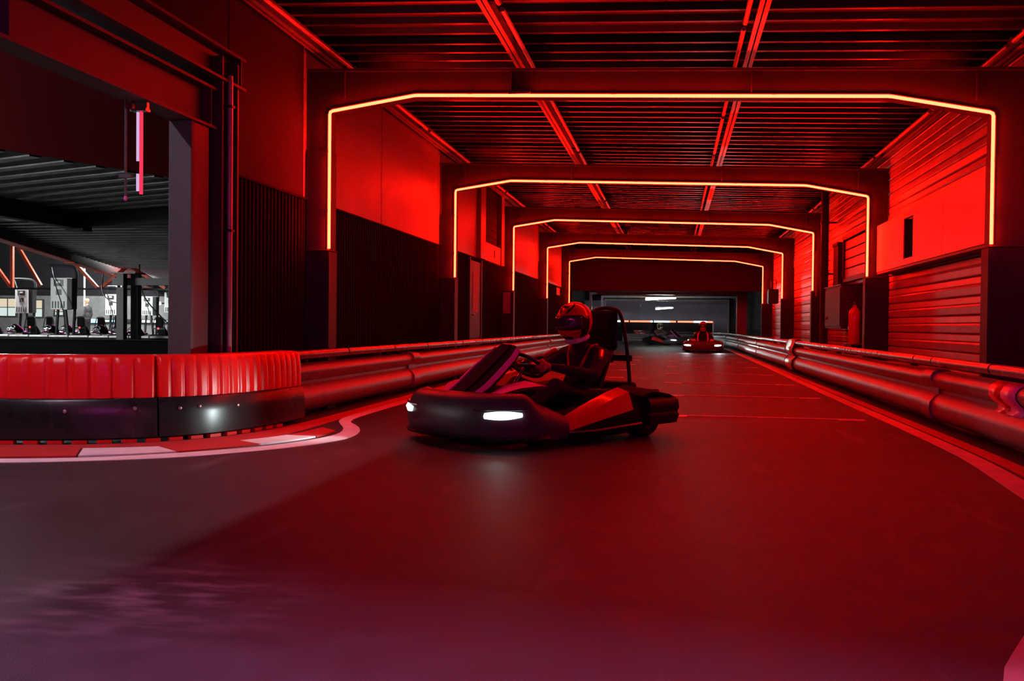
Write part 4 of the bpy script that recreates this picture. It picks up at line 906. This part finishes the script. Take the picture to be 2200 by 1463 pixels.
def make_driver(label, suit, shell, accent, visor, head_rot, glove):
    D = thing('person', label, 'person', (0, 0, 0), 'kart drivers')
    mb = MB()
    mb.ell((-0.44, 0, 0.22), (0.15, 0.175, 0.12)); mb.ell((-0.50, 0, 0.36), (0.12, 0.16, 0.15)); mb.ell((-0.55, 0, 0.52), (0.125, 0.185, 0.15)); mb.ell((-0.545, 0, 0.62), (0.105, 0.185, 0.09))
    mb.cap((-0.54, 0, 0.64), (-0.46, 0, 0.80), 0.072, 0.066)
    for s_ in (-1, 1):
        mb.cap((-0.55, s_ * 0.10, 0.645), (-0.545, s_ * 0.195, 0.625), 0.075, 0.070)
        mb.cap((-0.545, s_ * 0.20, 0.625), (-0.30, s_ * 0.315, 0.475), 0.066, 0.052); mb.cap((-0.30, s_ * 0.315, 0.475), (0.03, s_ * 0.185, 0.545), 0.052, 0.034)
        mb.cap((-0.42, s_ * 0.10, 0.21), (0.03, s_ * 0.21, 0.40), 0.095, 0.064); mb.cap((0.03, s_ * 0.21, 0.40), (0.44, s_ * 0.17, 0.17), 0.062, 0.042)
        mb.cap((0.44, s_ * 0.17, 0.16), (0.47, s_ * 0.17, 0.12), 0.045, 0.042); mb.cap((0.46, s_ * 0.17, 0.12), (0.60, s_ * 0.17, 0.20), 0.042, 0.032)
    b_ = remesh(mb.build('body', suit, D), 0.010, 6)
    make_hand(D, 1, glove); make_hand(D, -1, glove)
    for s_ in (-1, 1):
        MB().tube([(-0.435, s_ * 0.05, 0.50), (-0.455, s_ * 0.09, 0.60), (-0.51, s_ * 0.115, 0.70), (-0.58, s_ * 0.12, 0.71)], 0.013, 6).build('shoulder_stripe', m_kred, b_)
        MB().cap((-0.47, s_ * 0.255, 0.66), (-0.40, s_ * 0.305, 0.615), 0.022, 0.018, 8).build('sleeve_patch', m_kred, b_)
    MB().tube([(-0.40, -0.055, 0.745), (-0.385, 0, 0.735), (-0.40, 0.055, 0.745), (-0.46, 0.08, 0.765), (-0.53, 0.05, 0.78), (-0.55, 0, 0.78), (-0.53, -0.05, 0.78), (-0.46, -0.08, 0.765)], 0.022, 8, closed=True).build('neck_collar', m_kwhite, b_)
    make_helmet(D, shell, accent, visor, head_rot)
    return D
def put(o, x, y, heading, z=0.0):
    o.location = (x, y, z); o.rotation_euler = (0, 0, heading)
H1 = math.atan2(-0.81, -0.58)
kart = make_kart('near go-kart turning left with lit headlamp, black nose and red side panel')
drv = make_driver('driver of the near kart in black suit and red helmet, leaning into the turn', m_suit, m_hred, m_kred, m_visor, Euler((0.0, 0.10, 0.10)).to_matrix(), m_glove)
put(kart, -1.05, 7.72, H1); put(drv, -1.05, 7.72, H1)
def FAR_BEAM(o):
    for c in o.children:
        if c.type == 'LIGHT': c.data = c.data.copy(); c.data.energy = 40.0; c.data.spot_size = math.radians(60); c.rotation_euler = Vector((1, 0.22 if c.location.y > 0 else -0.22, 0.08)).to_track_quat('-Z', 'Y').to_euler()
H2 = math.radians(-92); kart2 = copy_tree(kart); tag(kart2, 'far go-kart heading straight at the camera beside the right guardrail', 'go-kart', 'go-karts'); put(kart2, 1.02, 34.8, H2); FAR_BEAM(kart2)
drv2 = make_driver('driver in a dark suit and red helmet in the far head-on kart', m_suit, m_hred, m_kwhite, m_visor, Matrix.Identity(3), m_suit); put(drv2, 1.02, 34.8, H2)
H3 = math.radians(-42); kart3 = copy_tree(kart); tag(kart3, 'farthest go-kart turning in front of the red and white light bars', 'go-kart', 'go-karts'); put(kart3, -0.30, 47.0, H3); FAR_BEAM(kart3)
drv3 = make_driver('driver in a grey suit and yellow-green helmet in the farthest kart', m_suit2, m_hyel, m_hwht, m_visor, Matrix.Identity(3), m_suit2); put(drv3, -0.30, 47.0, H3)

# ================================================================== PIT HALL seen through the opening
# fascia over the pit track and its ribbed ceilings
fd = Vector((0.358, 0.934, 0)); fn = Vector((-0.934, 0.358, 0)); f0 = Vector((-8.12, 10.86, 0))
fas = sthing('wall_fascia', tuple(f0 + Vector((0, 0, 2.95))))
P0 = f0 - fd * 4.2; P1 = f0 + fd * 9.0
for k in range(4):
    a = P0.lerp(P1, k / 4); b = P0.lerp(P1, (k + 1) / 4)
    MB().bar(a + fd * 0.004 + Vector((0, 0, 3.55)), b - fd * 0.004 + Vector((0, 0, 3.55)), 0.06, 1.2).build('board', m_fascia, fas, False)
cA = sthing('ceiling_pit', tuple(f0 + Vector((0, 0, 3.0))))
def rib_deck(o, du, dv, lu, lv, z, pitch, mat, parent, dep=0.07, flat=0.09, web=0.03, name='roof_sheet'):
    prof = []; s = 0.0
    while s < lu:
        prof += [(s, 0), (s + pitch - flat - 2 * web, 0), (s + pitch - flat - web, -dep), (s + pitch - web, -dep)]; s += pitch
    vs_ = []; fs = []
    for (q, dz) in prof:
        a = o + du * q; b = a + dv * lv
        vs_ += [(a.x, a.y, z + dz), (b.x, b.y, z + dz), (a.x, a.y, z + 0.1), (b.x, b.y, z + 0.1)]
    for i in range(len(prof) - 1): k = 4 * i; fs += [(k, k + 4, k + 5, k + 1), (k + 2, k + 3, k + 7, k + 6)]
    return MB().add(vs_, fs).build(name, mat, parent, False)
rib_deck(P0 + fn * 0.035, fd, fn, 13.0, 6.2, 3.03, 0.48, m_deck_pit, cA, dep=0.10, flat=0.16)
cB = sthing('ceiling_pit_rear', (-14, 28, 2.95))
deck_sheet(17.3, 45.0, lambda y: -15.05 - (y - 20.42) * 0.402 if y > 17 else -13.6, lambda y: -8.0, lambda x: 2.97, 0.60, m_deck_pit, cB, flat=0.20, web=0.05, dep=0.13)
ch = sthing('ceiling_hall', (-7, 4, 4.1)); bx('slab', (-20, -7, 4.15), (-3.72, 16, 4.25), m_beam, ch)
t = thing('hall_beam', 'black beam cornering under the ribbed pit hall ceiling', 'beam', (-11.2, 15.5, 2.62))
MB().bar((-11.36, 9.0, 2.785), (-11.28, 17.3, 2.785), 0.22, 0.33).build('beam', m_beam, t, False)
MB().bar((-11.28, 17.3, 2.80), (-5.0, 15.8, 2.80), 0.22, 0.30).build('beam', m_beam, t, False)
bx('corner_plate', (-11.45, 17.15, 2.58), (-11.08, 17.45, 2.95), m_beam, t)
MB().bar((-10.9, 20.5, 2.74), (-6.0, 20.5, 2.74), 0.3, 0.32).build('duct', m_beam, t, False)
bx('drop_bracket', (-10.4, 20.3, 2.45), (-10.1, 20.6, 2.62), m_beam, t)
rd = Vector((-7.78, 17.69, 0)).normalized(); r0 = Vector((-14.39, 19.26, 0)) - rd * 3
r1 = Vector((-14.39, 19.26, 0)) + rd * 30
t = thing('red_eave_beam', 'long dark red beam edging the rear pit ceiling', 'beam', tuple(r0 + Vector((0, 0, 2.6))))
MB().bar(r0 + Vector((0, 0, 2.80)), r1 + Vector((0, 0, 2.80)), 0.16, 0.38).build('web', m_dkred, t, False)
MB().bar(r0 + Vector((0, 0, 2.60)), r1 + Vector((0, 0, 2.60)), 0.26, 0.025).build('lower_flange', m_orred, t, False)
for k in range(1, 6):
    p = r0.lerp(r1, k / 6); MB().bar(p + Vector((0.0, 0, 2.585)), p + rd * 0.4 + Vector((0, 0, 2.585)), 0.3, 0.03).build('splice_plate', m_orred, t, False)
t = thing('roof_truss', 'orange-red steel roof truss above the parked karts', 'truss', (-23, 33.5, 2.1))
ty = 34.0
def tb(a, b, w_=0.11): return MB().bar((a[0], ty, a[1]), (b[0], ty, b[1]), w_, w_, up=(0, 1, 0))
tb((-24.9, 3.82), (-24.9, 2.10)).build('post', m_orred, t, False)
for a, b in (((-26.6, 4.2), (-24.95, 2.12)), ((-25.0, 4.2), (-23.7, 2.18)), ((-22.6, 3.35), (-21.35, 2.10)), ((-21.2, 2.10), (-20.1, 2.95)), ((-20.1, 2.95), (-18.6, 2.1))): tb(a, b).build('diagonal', m_orred, t, False)
tb((-27.5, 2.06), (-18.0, 2.06), 0.07).build('lower_chord', m_beam, t, False); tb((-27.5, 4.3), (-18.0, 4.3), 0.12).build('upper_chord', m_orred, t, False)
t = thing('hall_column', 'black paired steel columns carrying a cross beam in the pit hall', 'column', (-16.6, 28.0, 0))
bx('post', (-16.90, 27.9, 0), (-16.66, 28.12, 2.32), m_beam, t, 0.006); bx('post', (-16.60, 28.2, 0), (-16.36, 28.42, 2.32), m_dark, t, 0.006)
bx('cross_beam', (-17.2, 28.15, 1.98), (-13.0, 28.40, 2.20), m_beam, t); bx('head_plate', (-17.05, 27.85, 2.32), (-16.25, 28.45, 2.36), m_steel, t)
for x in (-16.86, -16.70): MB().cyl((x, 27.88, 1.93), (x, 27.85, 1.93), 0.03, n=8).build('bolt', m_bolt, t)
# low barrier in front of the parked karts
t = thing('pit_barrier', 'low black barrier with pale segmented top tube before the parked karts', 'barrier', (-19, 28.7, 0))
bx('wall', (-32, 28.75, 0), (-13, 28.95, 0.33), m_clad, t)
x = -24.0
while x < -13.2:
    MB().cyl((x + 0.03, 28.8, 0.36), (x + 0.67, 28.8, 0.365), 0.032, n=8).build('top_tube', m_kwhite, t); x += 0.70
t = thing('low_wall', 'low matt black wall behind the red corner barrier', 'wall', (-9, 11.3, 0))
MB().bar((-14.0, 11.0, 0.315), (-4.2, 11.0, 0.315), 0.15, 0.63).build('wall', m_clad, t, False)
bx('coping', (-14.0, 10.91, 0.63), (-4.2, 11.09, 0.642), m_clad, t)
# far wall of the pit hall
wp = sthing('wall_pit', (-28, 47, 0))
for k in range(7): bx('panel', (-46 + 4.4 * k + 0.01, 47.0, 0), (-41.6 + 4.4 * k - 0.01, 47.15, 2.15), m_grey, wp)
bx('upper_wall', (-46, 47.02, 2.15), (-15, 47.15, 5.6), m_clad, wp)
co = sthing('ceiling_open_hall', (-28, 32, 5.6)); bx('slab', (-46, 16.2, 5.6), (-8, 47.2, 5.7), m_beam, co)
def win(n, x0, x1, z0, z1, mt):
    wd = sthing('window_%d' % n, (x0, 46.95, z0)); bx('frame', (x0 - 0.06, 46.93, z0 - 0.06), (x1 + 0.06, 46.99, z1 + 0.06), m_beam, wd)
    k = 2 if x1 - x0 > 0.7 else 1
    for i in range(k):
        a = x0 + (x1 - x0) * i / k; b = x0 + (x1 - x0) * (i + 1) / k
        bx('pane', (a + 0.04, 46.90, z0), (b - 0.04, 46.93, (z0 + z1) / 2 - 0.02), m_win2, wd); bx('pane', (a + 0.04, 46.90, (z0 + z1) / 2 + 0.02), (b - 0.04, 46.93, z1), m_win, wd)
win(1, -35.1, -34.15, 1.08, 1.98, m_win); win(2, -33.1, -32.6, 1.05, 1.9, m_win); win(3, -31.9, -31.4, 1.15, 1.5, m_win)
t = thing('led_rail', 'cyan and white light bars low on the pit back wall', 'light bar', (-28, 46.8, 0.8), 'pit light bars')
for (a, b, mt, hh) in [(-30.1, -29.3, m_ledc, 0.10), (-29.2, -28.85, m_ledw, 0.05), (-28.8, -28.45, m_ledc, 0.05), (-28.4, -28.1, m_ledc, 0.04), (-26.9, -26.5, m_ledw, 0.06), (-26.4, -26.1, m_ledw, 0.06), (-26.05, -25.8, m_ledc, 0.05), (-25.6, -24.9, m_ledc, 0.05)]:
    bx('light_bar', (a, 46.78, 0.86 - hh), (b, 46.84, 0.86 + hh), mt, t)
bx('carrier', (-30.2, 46.85, 0.78), (-24.8, 47.0, 0.96), m_black, t)
t = thing('globe_lamp', 'small round lamp glowing on the pit back wall', 'lamp', (-26.9, 46.8, 1.9)); MB().ell((-24.9, 44.9, 1.75), 0.09, 12, 8).build('globe', m_ledw, t); MB().cyl((-24.9, 44.95, 1.75), (-24.9, 47.0, 1.80), 0.03, n=8).build('arm', m_steel, t)

# charging stations
def charger(label, x0, x1, z0, z1, y, hoop, turn):
    t = thing('charging_station', label, 'charger', ((x0 + x1) / 2, y, 0), 'kart charging stations')
    W = x1 - x0; Hh = z1 - z0; xc = (x0 + x1) / 2
    rot = Matrix.Rotation(turn, 3, 'Z'); c0 = Vector((xc, y, 0))
    def lb(nm, a, b, mt, bev=0.0):
        mb = MB().box(a, b); mb.v = [tuple(c0 + rot @ Vector(p)) for p in mb.v]; return mb.build(nm, mt, t, False, bev, 1)
    lb('cabinet', (-W / 2, -0.12, z0), (W / 2, 0.20, z1), m_cabinet, 0.012)
    lb('side_panel', (W / 2, -0.10, z0 + 0.02), (W / 2 + 0.16, 0.20, z1 - 0.02), m_black)
    lb('screen', (-W * 0.30, -0.132, z1 - 0.30 * Hh + 0.04), (W * 0.26, -0.12, z1 - 0.06), m_screen)
    lb('display', (-W * 0.14, -0.137, z1 - 0.17 * Hh), (W * 0.10, -0.132, z1 - 0.10 * Hh), m_kwhite)
    lb('keypad', (-W * 0.16, -0.132, z0 + 0.46 * Hh), (W * 0.16, -0.12, z0 + 0.64 * Hh), m_screen)
    for k in range(5): lb('vent', (-W * 0.40 + k * W * 0.17, -0.126, z0 + 0.05), (-W * 0.40 + k * W * 0.17 + W * 0.07, -0.119, z0 + 0.26 * Hh), m_steel)
    for s_ in (-1, 1):
        mb = MB().bar((s_ * W * 0.22, 0.05, z0), (s_ * W * 0.42, 0.1, 0.0), 0.07, 0.07, up=(0, 1, 0)); mb.v = [tuple(c0 + rot @ Vector(p)) for p in mb.v]; mb.build('leg', m_black, t, False)
    lb('foot_plate', (-W * 0.6, -0.2, 0.0), (W * 0.6, 0.35, 0.02), m_black)
    mb = MB().tube(smooth_path([(W * 0.5, 0.22, 0.05), (W * 0.5 + 0.12, 0.22, z1 - 0.1), (W * 0.5 + 0.12, 0.22, z1 + hoop), (-W * 0.3, 0.22, z1 + hoop + 0.05), (-W * 0.3 - hoop, 0.22, z1 + hoop + 0.04)], 2), 0.05, 8); mb.v = [tuple(c0 + rot @ Vector(p)) for p in mb.v]; mb.build('cable_gantry', m_black, t)
    mb = MB().tube(smooth_path([(-W * 0.3 - hoop * 0.8, 0.2, z1 + hoop), (-W * 0.1, -0.3, z1 - 0.1), (W * 0.7, -0.5, z0), (W * 0.9, -0.6, 0.5)], 2), 0.018, 6); mb.v = [tuple(c0 + rot @ Vector(p)) for p in mb.v]; mb.build('charging_cable', m_cable, t)
    return t
charger('pale grey charging station with lit display, the largest one in the pit', -21.16, -20.53, 1.24, 2.33, 31.0, 0.40, 0.0)
charger('pale grey charging station at the left edge of the pit', -26.14, -25.60, 1.14, 2.11, 36.0, 0.38, 0.12)
charger('pale grey charging station just left of the black hall columns', -24.69, -24.10, 1.12, 2.04, 40.0, 0.3, -0.1)
charger('pale grey charging station just right of the black hall columns', -24.68, -24.13, 1.14, 2.03, 43.0, 0.3, 0.05)
charger('pale grey charging station half hidden by the grey door jamb', -23.53, -22.95, 1.28, 2.23, 43.0, 0.3, 0.0)
t = thing('pit_pole', 'thin white pole standing behind the man with the cap', 'pole', (-24.7, 39, 0)); MB().cyl((-24.85, 38.6, 0), (-24.85, 38.6, 3.1), 0.035, n=8).build('pole', m_kwhite, t); MB().lathe([(0, 0), (0.12, 0), (0.1, 0.04), (0, 0.05)], (-24.85, 38.6, 0), (0, 0, 1), 12).build('foot', m_steel, t)
t = thing('hanging_cable', 'black cable drooping from the truss to the hall columns', 'cable', (-19.5, 33, 1.6)); MB().tube(smooth_path([(-21.2, 34.0, 4.24), (-21.1, 34.0, 2.7), (-20.9, 33.5, 1.9), (-20.2, 33.0, 1.55), (-19.2, 32.0, 1.5), (-18.9, 31.5, 1.52)], 2), 0.022, 6).build('cable', m_cable, t)
t = thing('hanging_cable', 'black cable sloping down in front of the right-hand charger', 'cable', (-17.5, 31.9, 1.4)); MB().tube(smooth_path([(-18.45, 31.9, 2.90), (-18.4, 31.9, 2.05), (-18.2, 31.9, 1.6), (-17.7, 31.9, 1.1), (-17.3, 31.9, 0.75)], 2), 0.022, 6).build('cable', m_cable, t)

# parked karts: rear ends with lit red tail lamps
spots = [(-24.95, 'parked kart with red tail lamp cut by the left picture edge'), (-23.43, 'parked kart with red tail lamp below the left charging station'), (-22.70, 'parked kart with red tail lamp just left of the largest charging station'), (-21.40, 'parked kart with red tail lamp right of the largest charging station'), (-20.62, 'parked kart with red tail lamp in front of the cyan light bars'), (-19.95, 'parked kart with red tail lamp just left of the black hall columns'), (-18.30, 'parked kart with red tail lamp right of the black hall columns')]
def strip_lamps(o):
    for c in list(o.children):
        if c.type == 'LIGHT': bpy.data.objects.remove(c)
for k, (x, lab) in enumerate(spots):
    c = copy_tree(kart); strip_lamps(c); tag(c, lab, 'go-kart', 'parked go-karts'); yy = 33.0 + (0.0, 0.0, 2.7, 0.0, 2.7, 0.0, 0.0)[k]
    xx = x * (yy / 33.0); put(c, xx, yy + 0.85, math.radians(90 + 2 * (k % 3 - 1)))
    for ch_ in list(c.children):
        if ch_.name.startswith('headlamp'): ch_.material_slots[0].link = 'OBJECT'; ch_.material_slots[0].material = m_screen

# man standing in the pit
def pit_person(x, y, rz):
    D = thing('person', 'man in dark jacket and straw-coloured cap standing among the parked karts', 'person', (0, 0, 0))
    mb = MB()           # faces +X in its own frame
    mb.ell((0.0, 0, 1.665), (0.098, 0.078, 0.115)); mb.ell((0.055, 0, 1.60), (0.05, 0.055, 0.055)); mb.cap((-0.015, 0, 1.56), (-0.03, 0, 1.44), 0.058, 0.068)
    mb.ell((0.100, 0, 1.648), (0.022, 0.016, 0.026))
    for s_ in (-1, 1):
        mb.ell((-0.005, s_ * 0.080, 1.655), (0.020, 0.012, 0.032)); mb.ell((0.082, s_ * 0.032, 1.675), (0.02, 0.018, 0.012))
    mb.ell((-0.02, 0, 1.32), (0.12, 0.17, 0.17)); mb.ell((-0.01, 0, 1.08), (0.11, 0.15, 0.20)); mb.ell((0, 0, 0.92), (0.115, 0.165, 0.12))
    for s_ in (-1, 1):
        mb.cap((-0.02, s_ * 0.19, 1.40), (-0.03, s_ * 0.245, 1.12), 0.055, 0.045); mb.cap((-0.03, s_ * 0.245, 1.12), (0.06, s_ * 0.235, 0.89), 0.042, 0.030)
        mb.ell((0.075, s_ * 0.23, 0.835), (0.022, 0.038, 0.045))
        for k, (dx, ln) in enumerate(((-0.022, 0.055), (-0.006, 0.066), (0.010, 0.062), (0.026, 0.05))): mb.cap((0.078 + dx, s_ * 0.228, 0.80), (0.092 + dx, s_ * 0.215, 0.80 - ln), 0.009, 0.007, 8)
        mb.cap((0.10, s_ * 0.222, 0.85), (0.125, s_ * 0.212, 0.80), 0.011, 0.008, 8)
        mb.cap((0, s_ * 0.09, 0.90), (0.01, s_ * 0.10, 0.48), 0.088, 0.058); mb.cap((0.01, s_ * 0.10, 0.48), (-0.02, s_ * 0.105, 0.09), 0.056, 0.038); mb.cap((-0.03, s_ * 0.105, 0.05), (0.14, s_ * 0.12, 0.035), 0.042, 0.034)
    body = remesh(mb.build('body', m_skin, D), 0.012, 3)
    jk = MB()
    jk.ell((-0.02, 0, 1.33), (0.14, 0.195, 0.17)); jk.ell((-0.01, 0, 1.10), (0.135, 0.18, 0.22)); jk.ell((0, 0, 0.94), (0.135, 0.185, 0.10)); jk.cap((-0.03, 0, 1.42), (-0.03, 0, 1.47), 0.085, 0.08)
    for s_ in (-1, 1): jk.cap((-0.02, s_ * 0.19, 1.40), (-0.03, s_ * 0.25, 1.12), 0.07, 0.058); jk.cap((-0.03, s_ * 0.25, 1.12), (0.055, s_ * 0.237, 0.91), 0.056, 0.044)
    j_ = remesh(jk.build('jacket', m_jacket, D), 0.012, 3)
    bx('jacket_patch', (0.06, -0.262, 1.24), (0.11, -0.18, 1.30), m_redpl, j_)
    tr = MB()
    for s_ in (-1, 1): tr.cap((0, s_ * 0.09, 0.90), (0.01, s_ * 0.10, 0.48), 0.102, 0.075); tr.cap((0.01, s_ * 0.10, 0.48), (-0.02, s_ * 0.105, 0.10), 0.073, 0.058)
    remesh(tr.build('trousers', m_suit, D), 0.012, 3)
    sh = MB()
    for s_ in (-1, 1): sh.cap((-0.03, s_ * 0.105, 0.055), (0.15, s_ * 0.12, 0.045), 0.052, 0.042)
    remesh(sh.build('shoes', m_black, D), 0.01, 2)
    cp = MB().lathe([(0.088, 0), (0.09, 0.03), (0.082, 0.07), (0.05, 0.095), (0.0, 0.10)], (-0.005, 0, 1.70), (0, 0, 1), 16).build('cap', m_cap, D)
    MB().loft([[(0.06, -0.075, 1.70), (0.06, 0.075, 1.70), (0.06, 0.075, 1.712), (0.06, -0.075, 1.712)], [(0.165, -0.05, 1.685), (0.165, 0.05, 1.685), (0.165, 0.05, 1.694), (0.165, -0.05, 1.694)]]).build('peak', m_cap, cp)
    for s_ in (-1, 1): MB().ell((0.097, s_ * 0.032, 1.672), (0.008, 0.013, 0.007), 8, 6).build('eye', m_hblk, body)
    put(D, x, y, rz)
pit_person(-24.35, 38.0, math.radians(175))

# ================================================================== LAMPS of the place, and added ones
# tube light in the side hall, just behind the lintel: its light falls under the lintel onto the track
t = thing('tube_light', 'white tube light under the side hall roof behind the lintel', 'lamp', (-4.72, 3.9, 3.55))
MB().cyl((-4.72, 2.6, 3.55), (-4.72, 5.3, 3.55), 0.02, n=10).build('lamp_tube', m_hall, t)
bx('housing', (-4.775, 2.5, 3.60), (-4.665, 5.4, 3.66), m_kwhite, t)
for y in (2.9, 5.0): MB().cyl((-4.72, y, 3.66), (-4.72, y, 4.15), 0.008, n=6).build('hanger', m_steel, t)
# unseen lamp for the pink near floor; skirt added to cut its pool
t = thing('unseen_trough_light', 'pink-white trough light hung over the camera', 'lamp', (-0.3, 0, 3.4))
rot = Matrix.Rotation(-0.25, 3, 'Z'); c0 = Vector((-0.3, -0.15, 0))
def tl(mb): mb.v = [tuple(c0 + rot @ Vector(p)) for p in mb.v]; return mb
tl(MB().cyl((-1.6, 0, 3.36), (1.7, 0, 3.36), 0.02, n=10)).build('lamp_tube', m_trough, t)
tl(MB().box((-1.7, -0.16, 3.42), (1.8, 0.14, 3.45))).build('housing', m_black, t, False)
tl(MB().box((-1.7, 0.12, 3.205), (1.8, 0.14, 3.42))).build('skirt', m_black, t, False)
tl(MB().box((-1.7, -0.16, 3.30), (1.8, -0.14, 3.42))).build('skirt', m_black, t, False)
# tube lights of the pit hall; low left one added for the ceilings
for (x, y, z, dx, dy, lab) in [(-27.5, 35.5, 4.4, 1.5, 0, 'white tube light above the left end of the parked kart row'), (-21.0, 36.5, 4.4, 1.5, 0, 'white tube light above the middle of the parked kart row'), (-24.0, 22.0, 2.45, 0, 2.0, 'white tube light low on the left of the pit hall'), (-27.0, 42.5, 3.9, 1.5, 0, 'white tube light in front of the pit back wall')]:
    t = thing('tube_light', lab, 'lamp', (x, y, z), 'pit hall tube lights')
    MB().cyl((x - dx, y - dy, z), (x + dx, y + dy, z), 0.03, n=10).build('lamp_tube', m_pit, t)
    bx('housing', (x - dx - 0.06, y - dy - 0.06, z + 0.04), (x + dx + 0.06, y + dy + 0.06, z + 0.10), m_kwhite, t)
    for q in (-0.7, 0.7): MB().cyl((x + dx * q, y + dy * q, z + 0.1), (x + dx * q, y + dy * q, 5.6), 0.01, n=6).build('hanger', m_steel, t)
t = thing('tube_light', 'white tube light low in the near left of the side hall', 'lamp', (-13.0, 5.0, 2.5))  # added lamp, set to bring out the ribs of the pit ceilings
MB().cyl((-14.5, 5.0, 2.5), (-11.5, 5.0, 2.5), 0.03, n=10).build('lamp_tube', m_rib_fill, t); bx('housing', (-14.6, 4.94, 2.54), (-11.4, 5.06, 2.60), m_kwhite, t)
for x in (-14.0, -12.0): MB().cyl((x, 5.0, 2.6), (x, 5.0, 4.15), 0.01, n=6).build('hanger', m_steel, t)
t = thing('tube_light', 'violet tube light hung behind the camera', 'lamp', (0.0, -3.2, 3.1))
MB().cyl((-1.5, -3.2, 3.1), (1.5, -3.2, 3.1), 0.02, n=10).build('lamp_tube', m_violet, t); bx('housing', (-1.6, -3.25, 3.13), (1.6, -3.15, 3.18), m_black, t)
for x in (-1.2, 1.2): MB().cyl((x, -3.2, 3.18), (x, -3.2, 3.70), 0.01, n=6).build('hanger', m_steel, t)
# hanging LED tube in the opening
t = thing('led_pendant', 'slim red and lilac light tube hanging from the lintel in the opening', 'lamp', (-3.70, 6.40, 1.75))
MB().cyl((-3.690, 6.40, 1.76), (-3.690, 6.40, 2.33), 0.012, n=10).build('red_tube', m_tubr, t)
MB().cyl((-3.712, 6.392, 1.99), (-3.712, 6.392, 2.33), 0.010, n=10).build('lilac_tube', m_tubw, t); MB().cyl((-3.712, 6.392, 1.78), (-3.712, 6.392, 1.90), 0.010, n=10).build('lilac_tube', m_tubw, t)
bx('bracket', (-3.76, 6.37, 2.335), (-3.64, 6.43, 2.352), m_chrome, t); bx('bracket_ear', (-3.76, 6.385, 2.352), (-3.75, 6.415, 2.404), m_chrome, t); bx('bracket_ear', (-3.65, 6.385, 2.352), (-3.64, 6.415, 2.404), m_chrome, t)
t = thing('drop_bracket', 'small dark hanging bracket beside the red light tube', 'bracket', (-3.75, 6.31, 1.7))
MB().cyl((-3.755, 6.31, 1.72), (-3.755, 6.31, 2.405), 0.008, n=6).build('rod', m_steel, t); bx('arm', (-3.80, 6.30, 1.86), (-3.71, 6.32, 1.885), m_beam, t); MB().ell((-3.755, 6.31, 1.72), (0.012, 0.012, 0.02), 8, 6).build('tip', m_kpink, t)
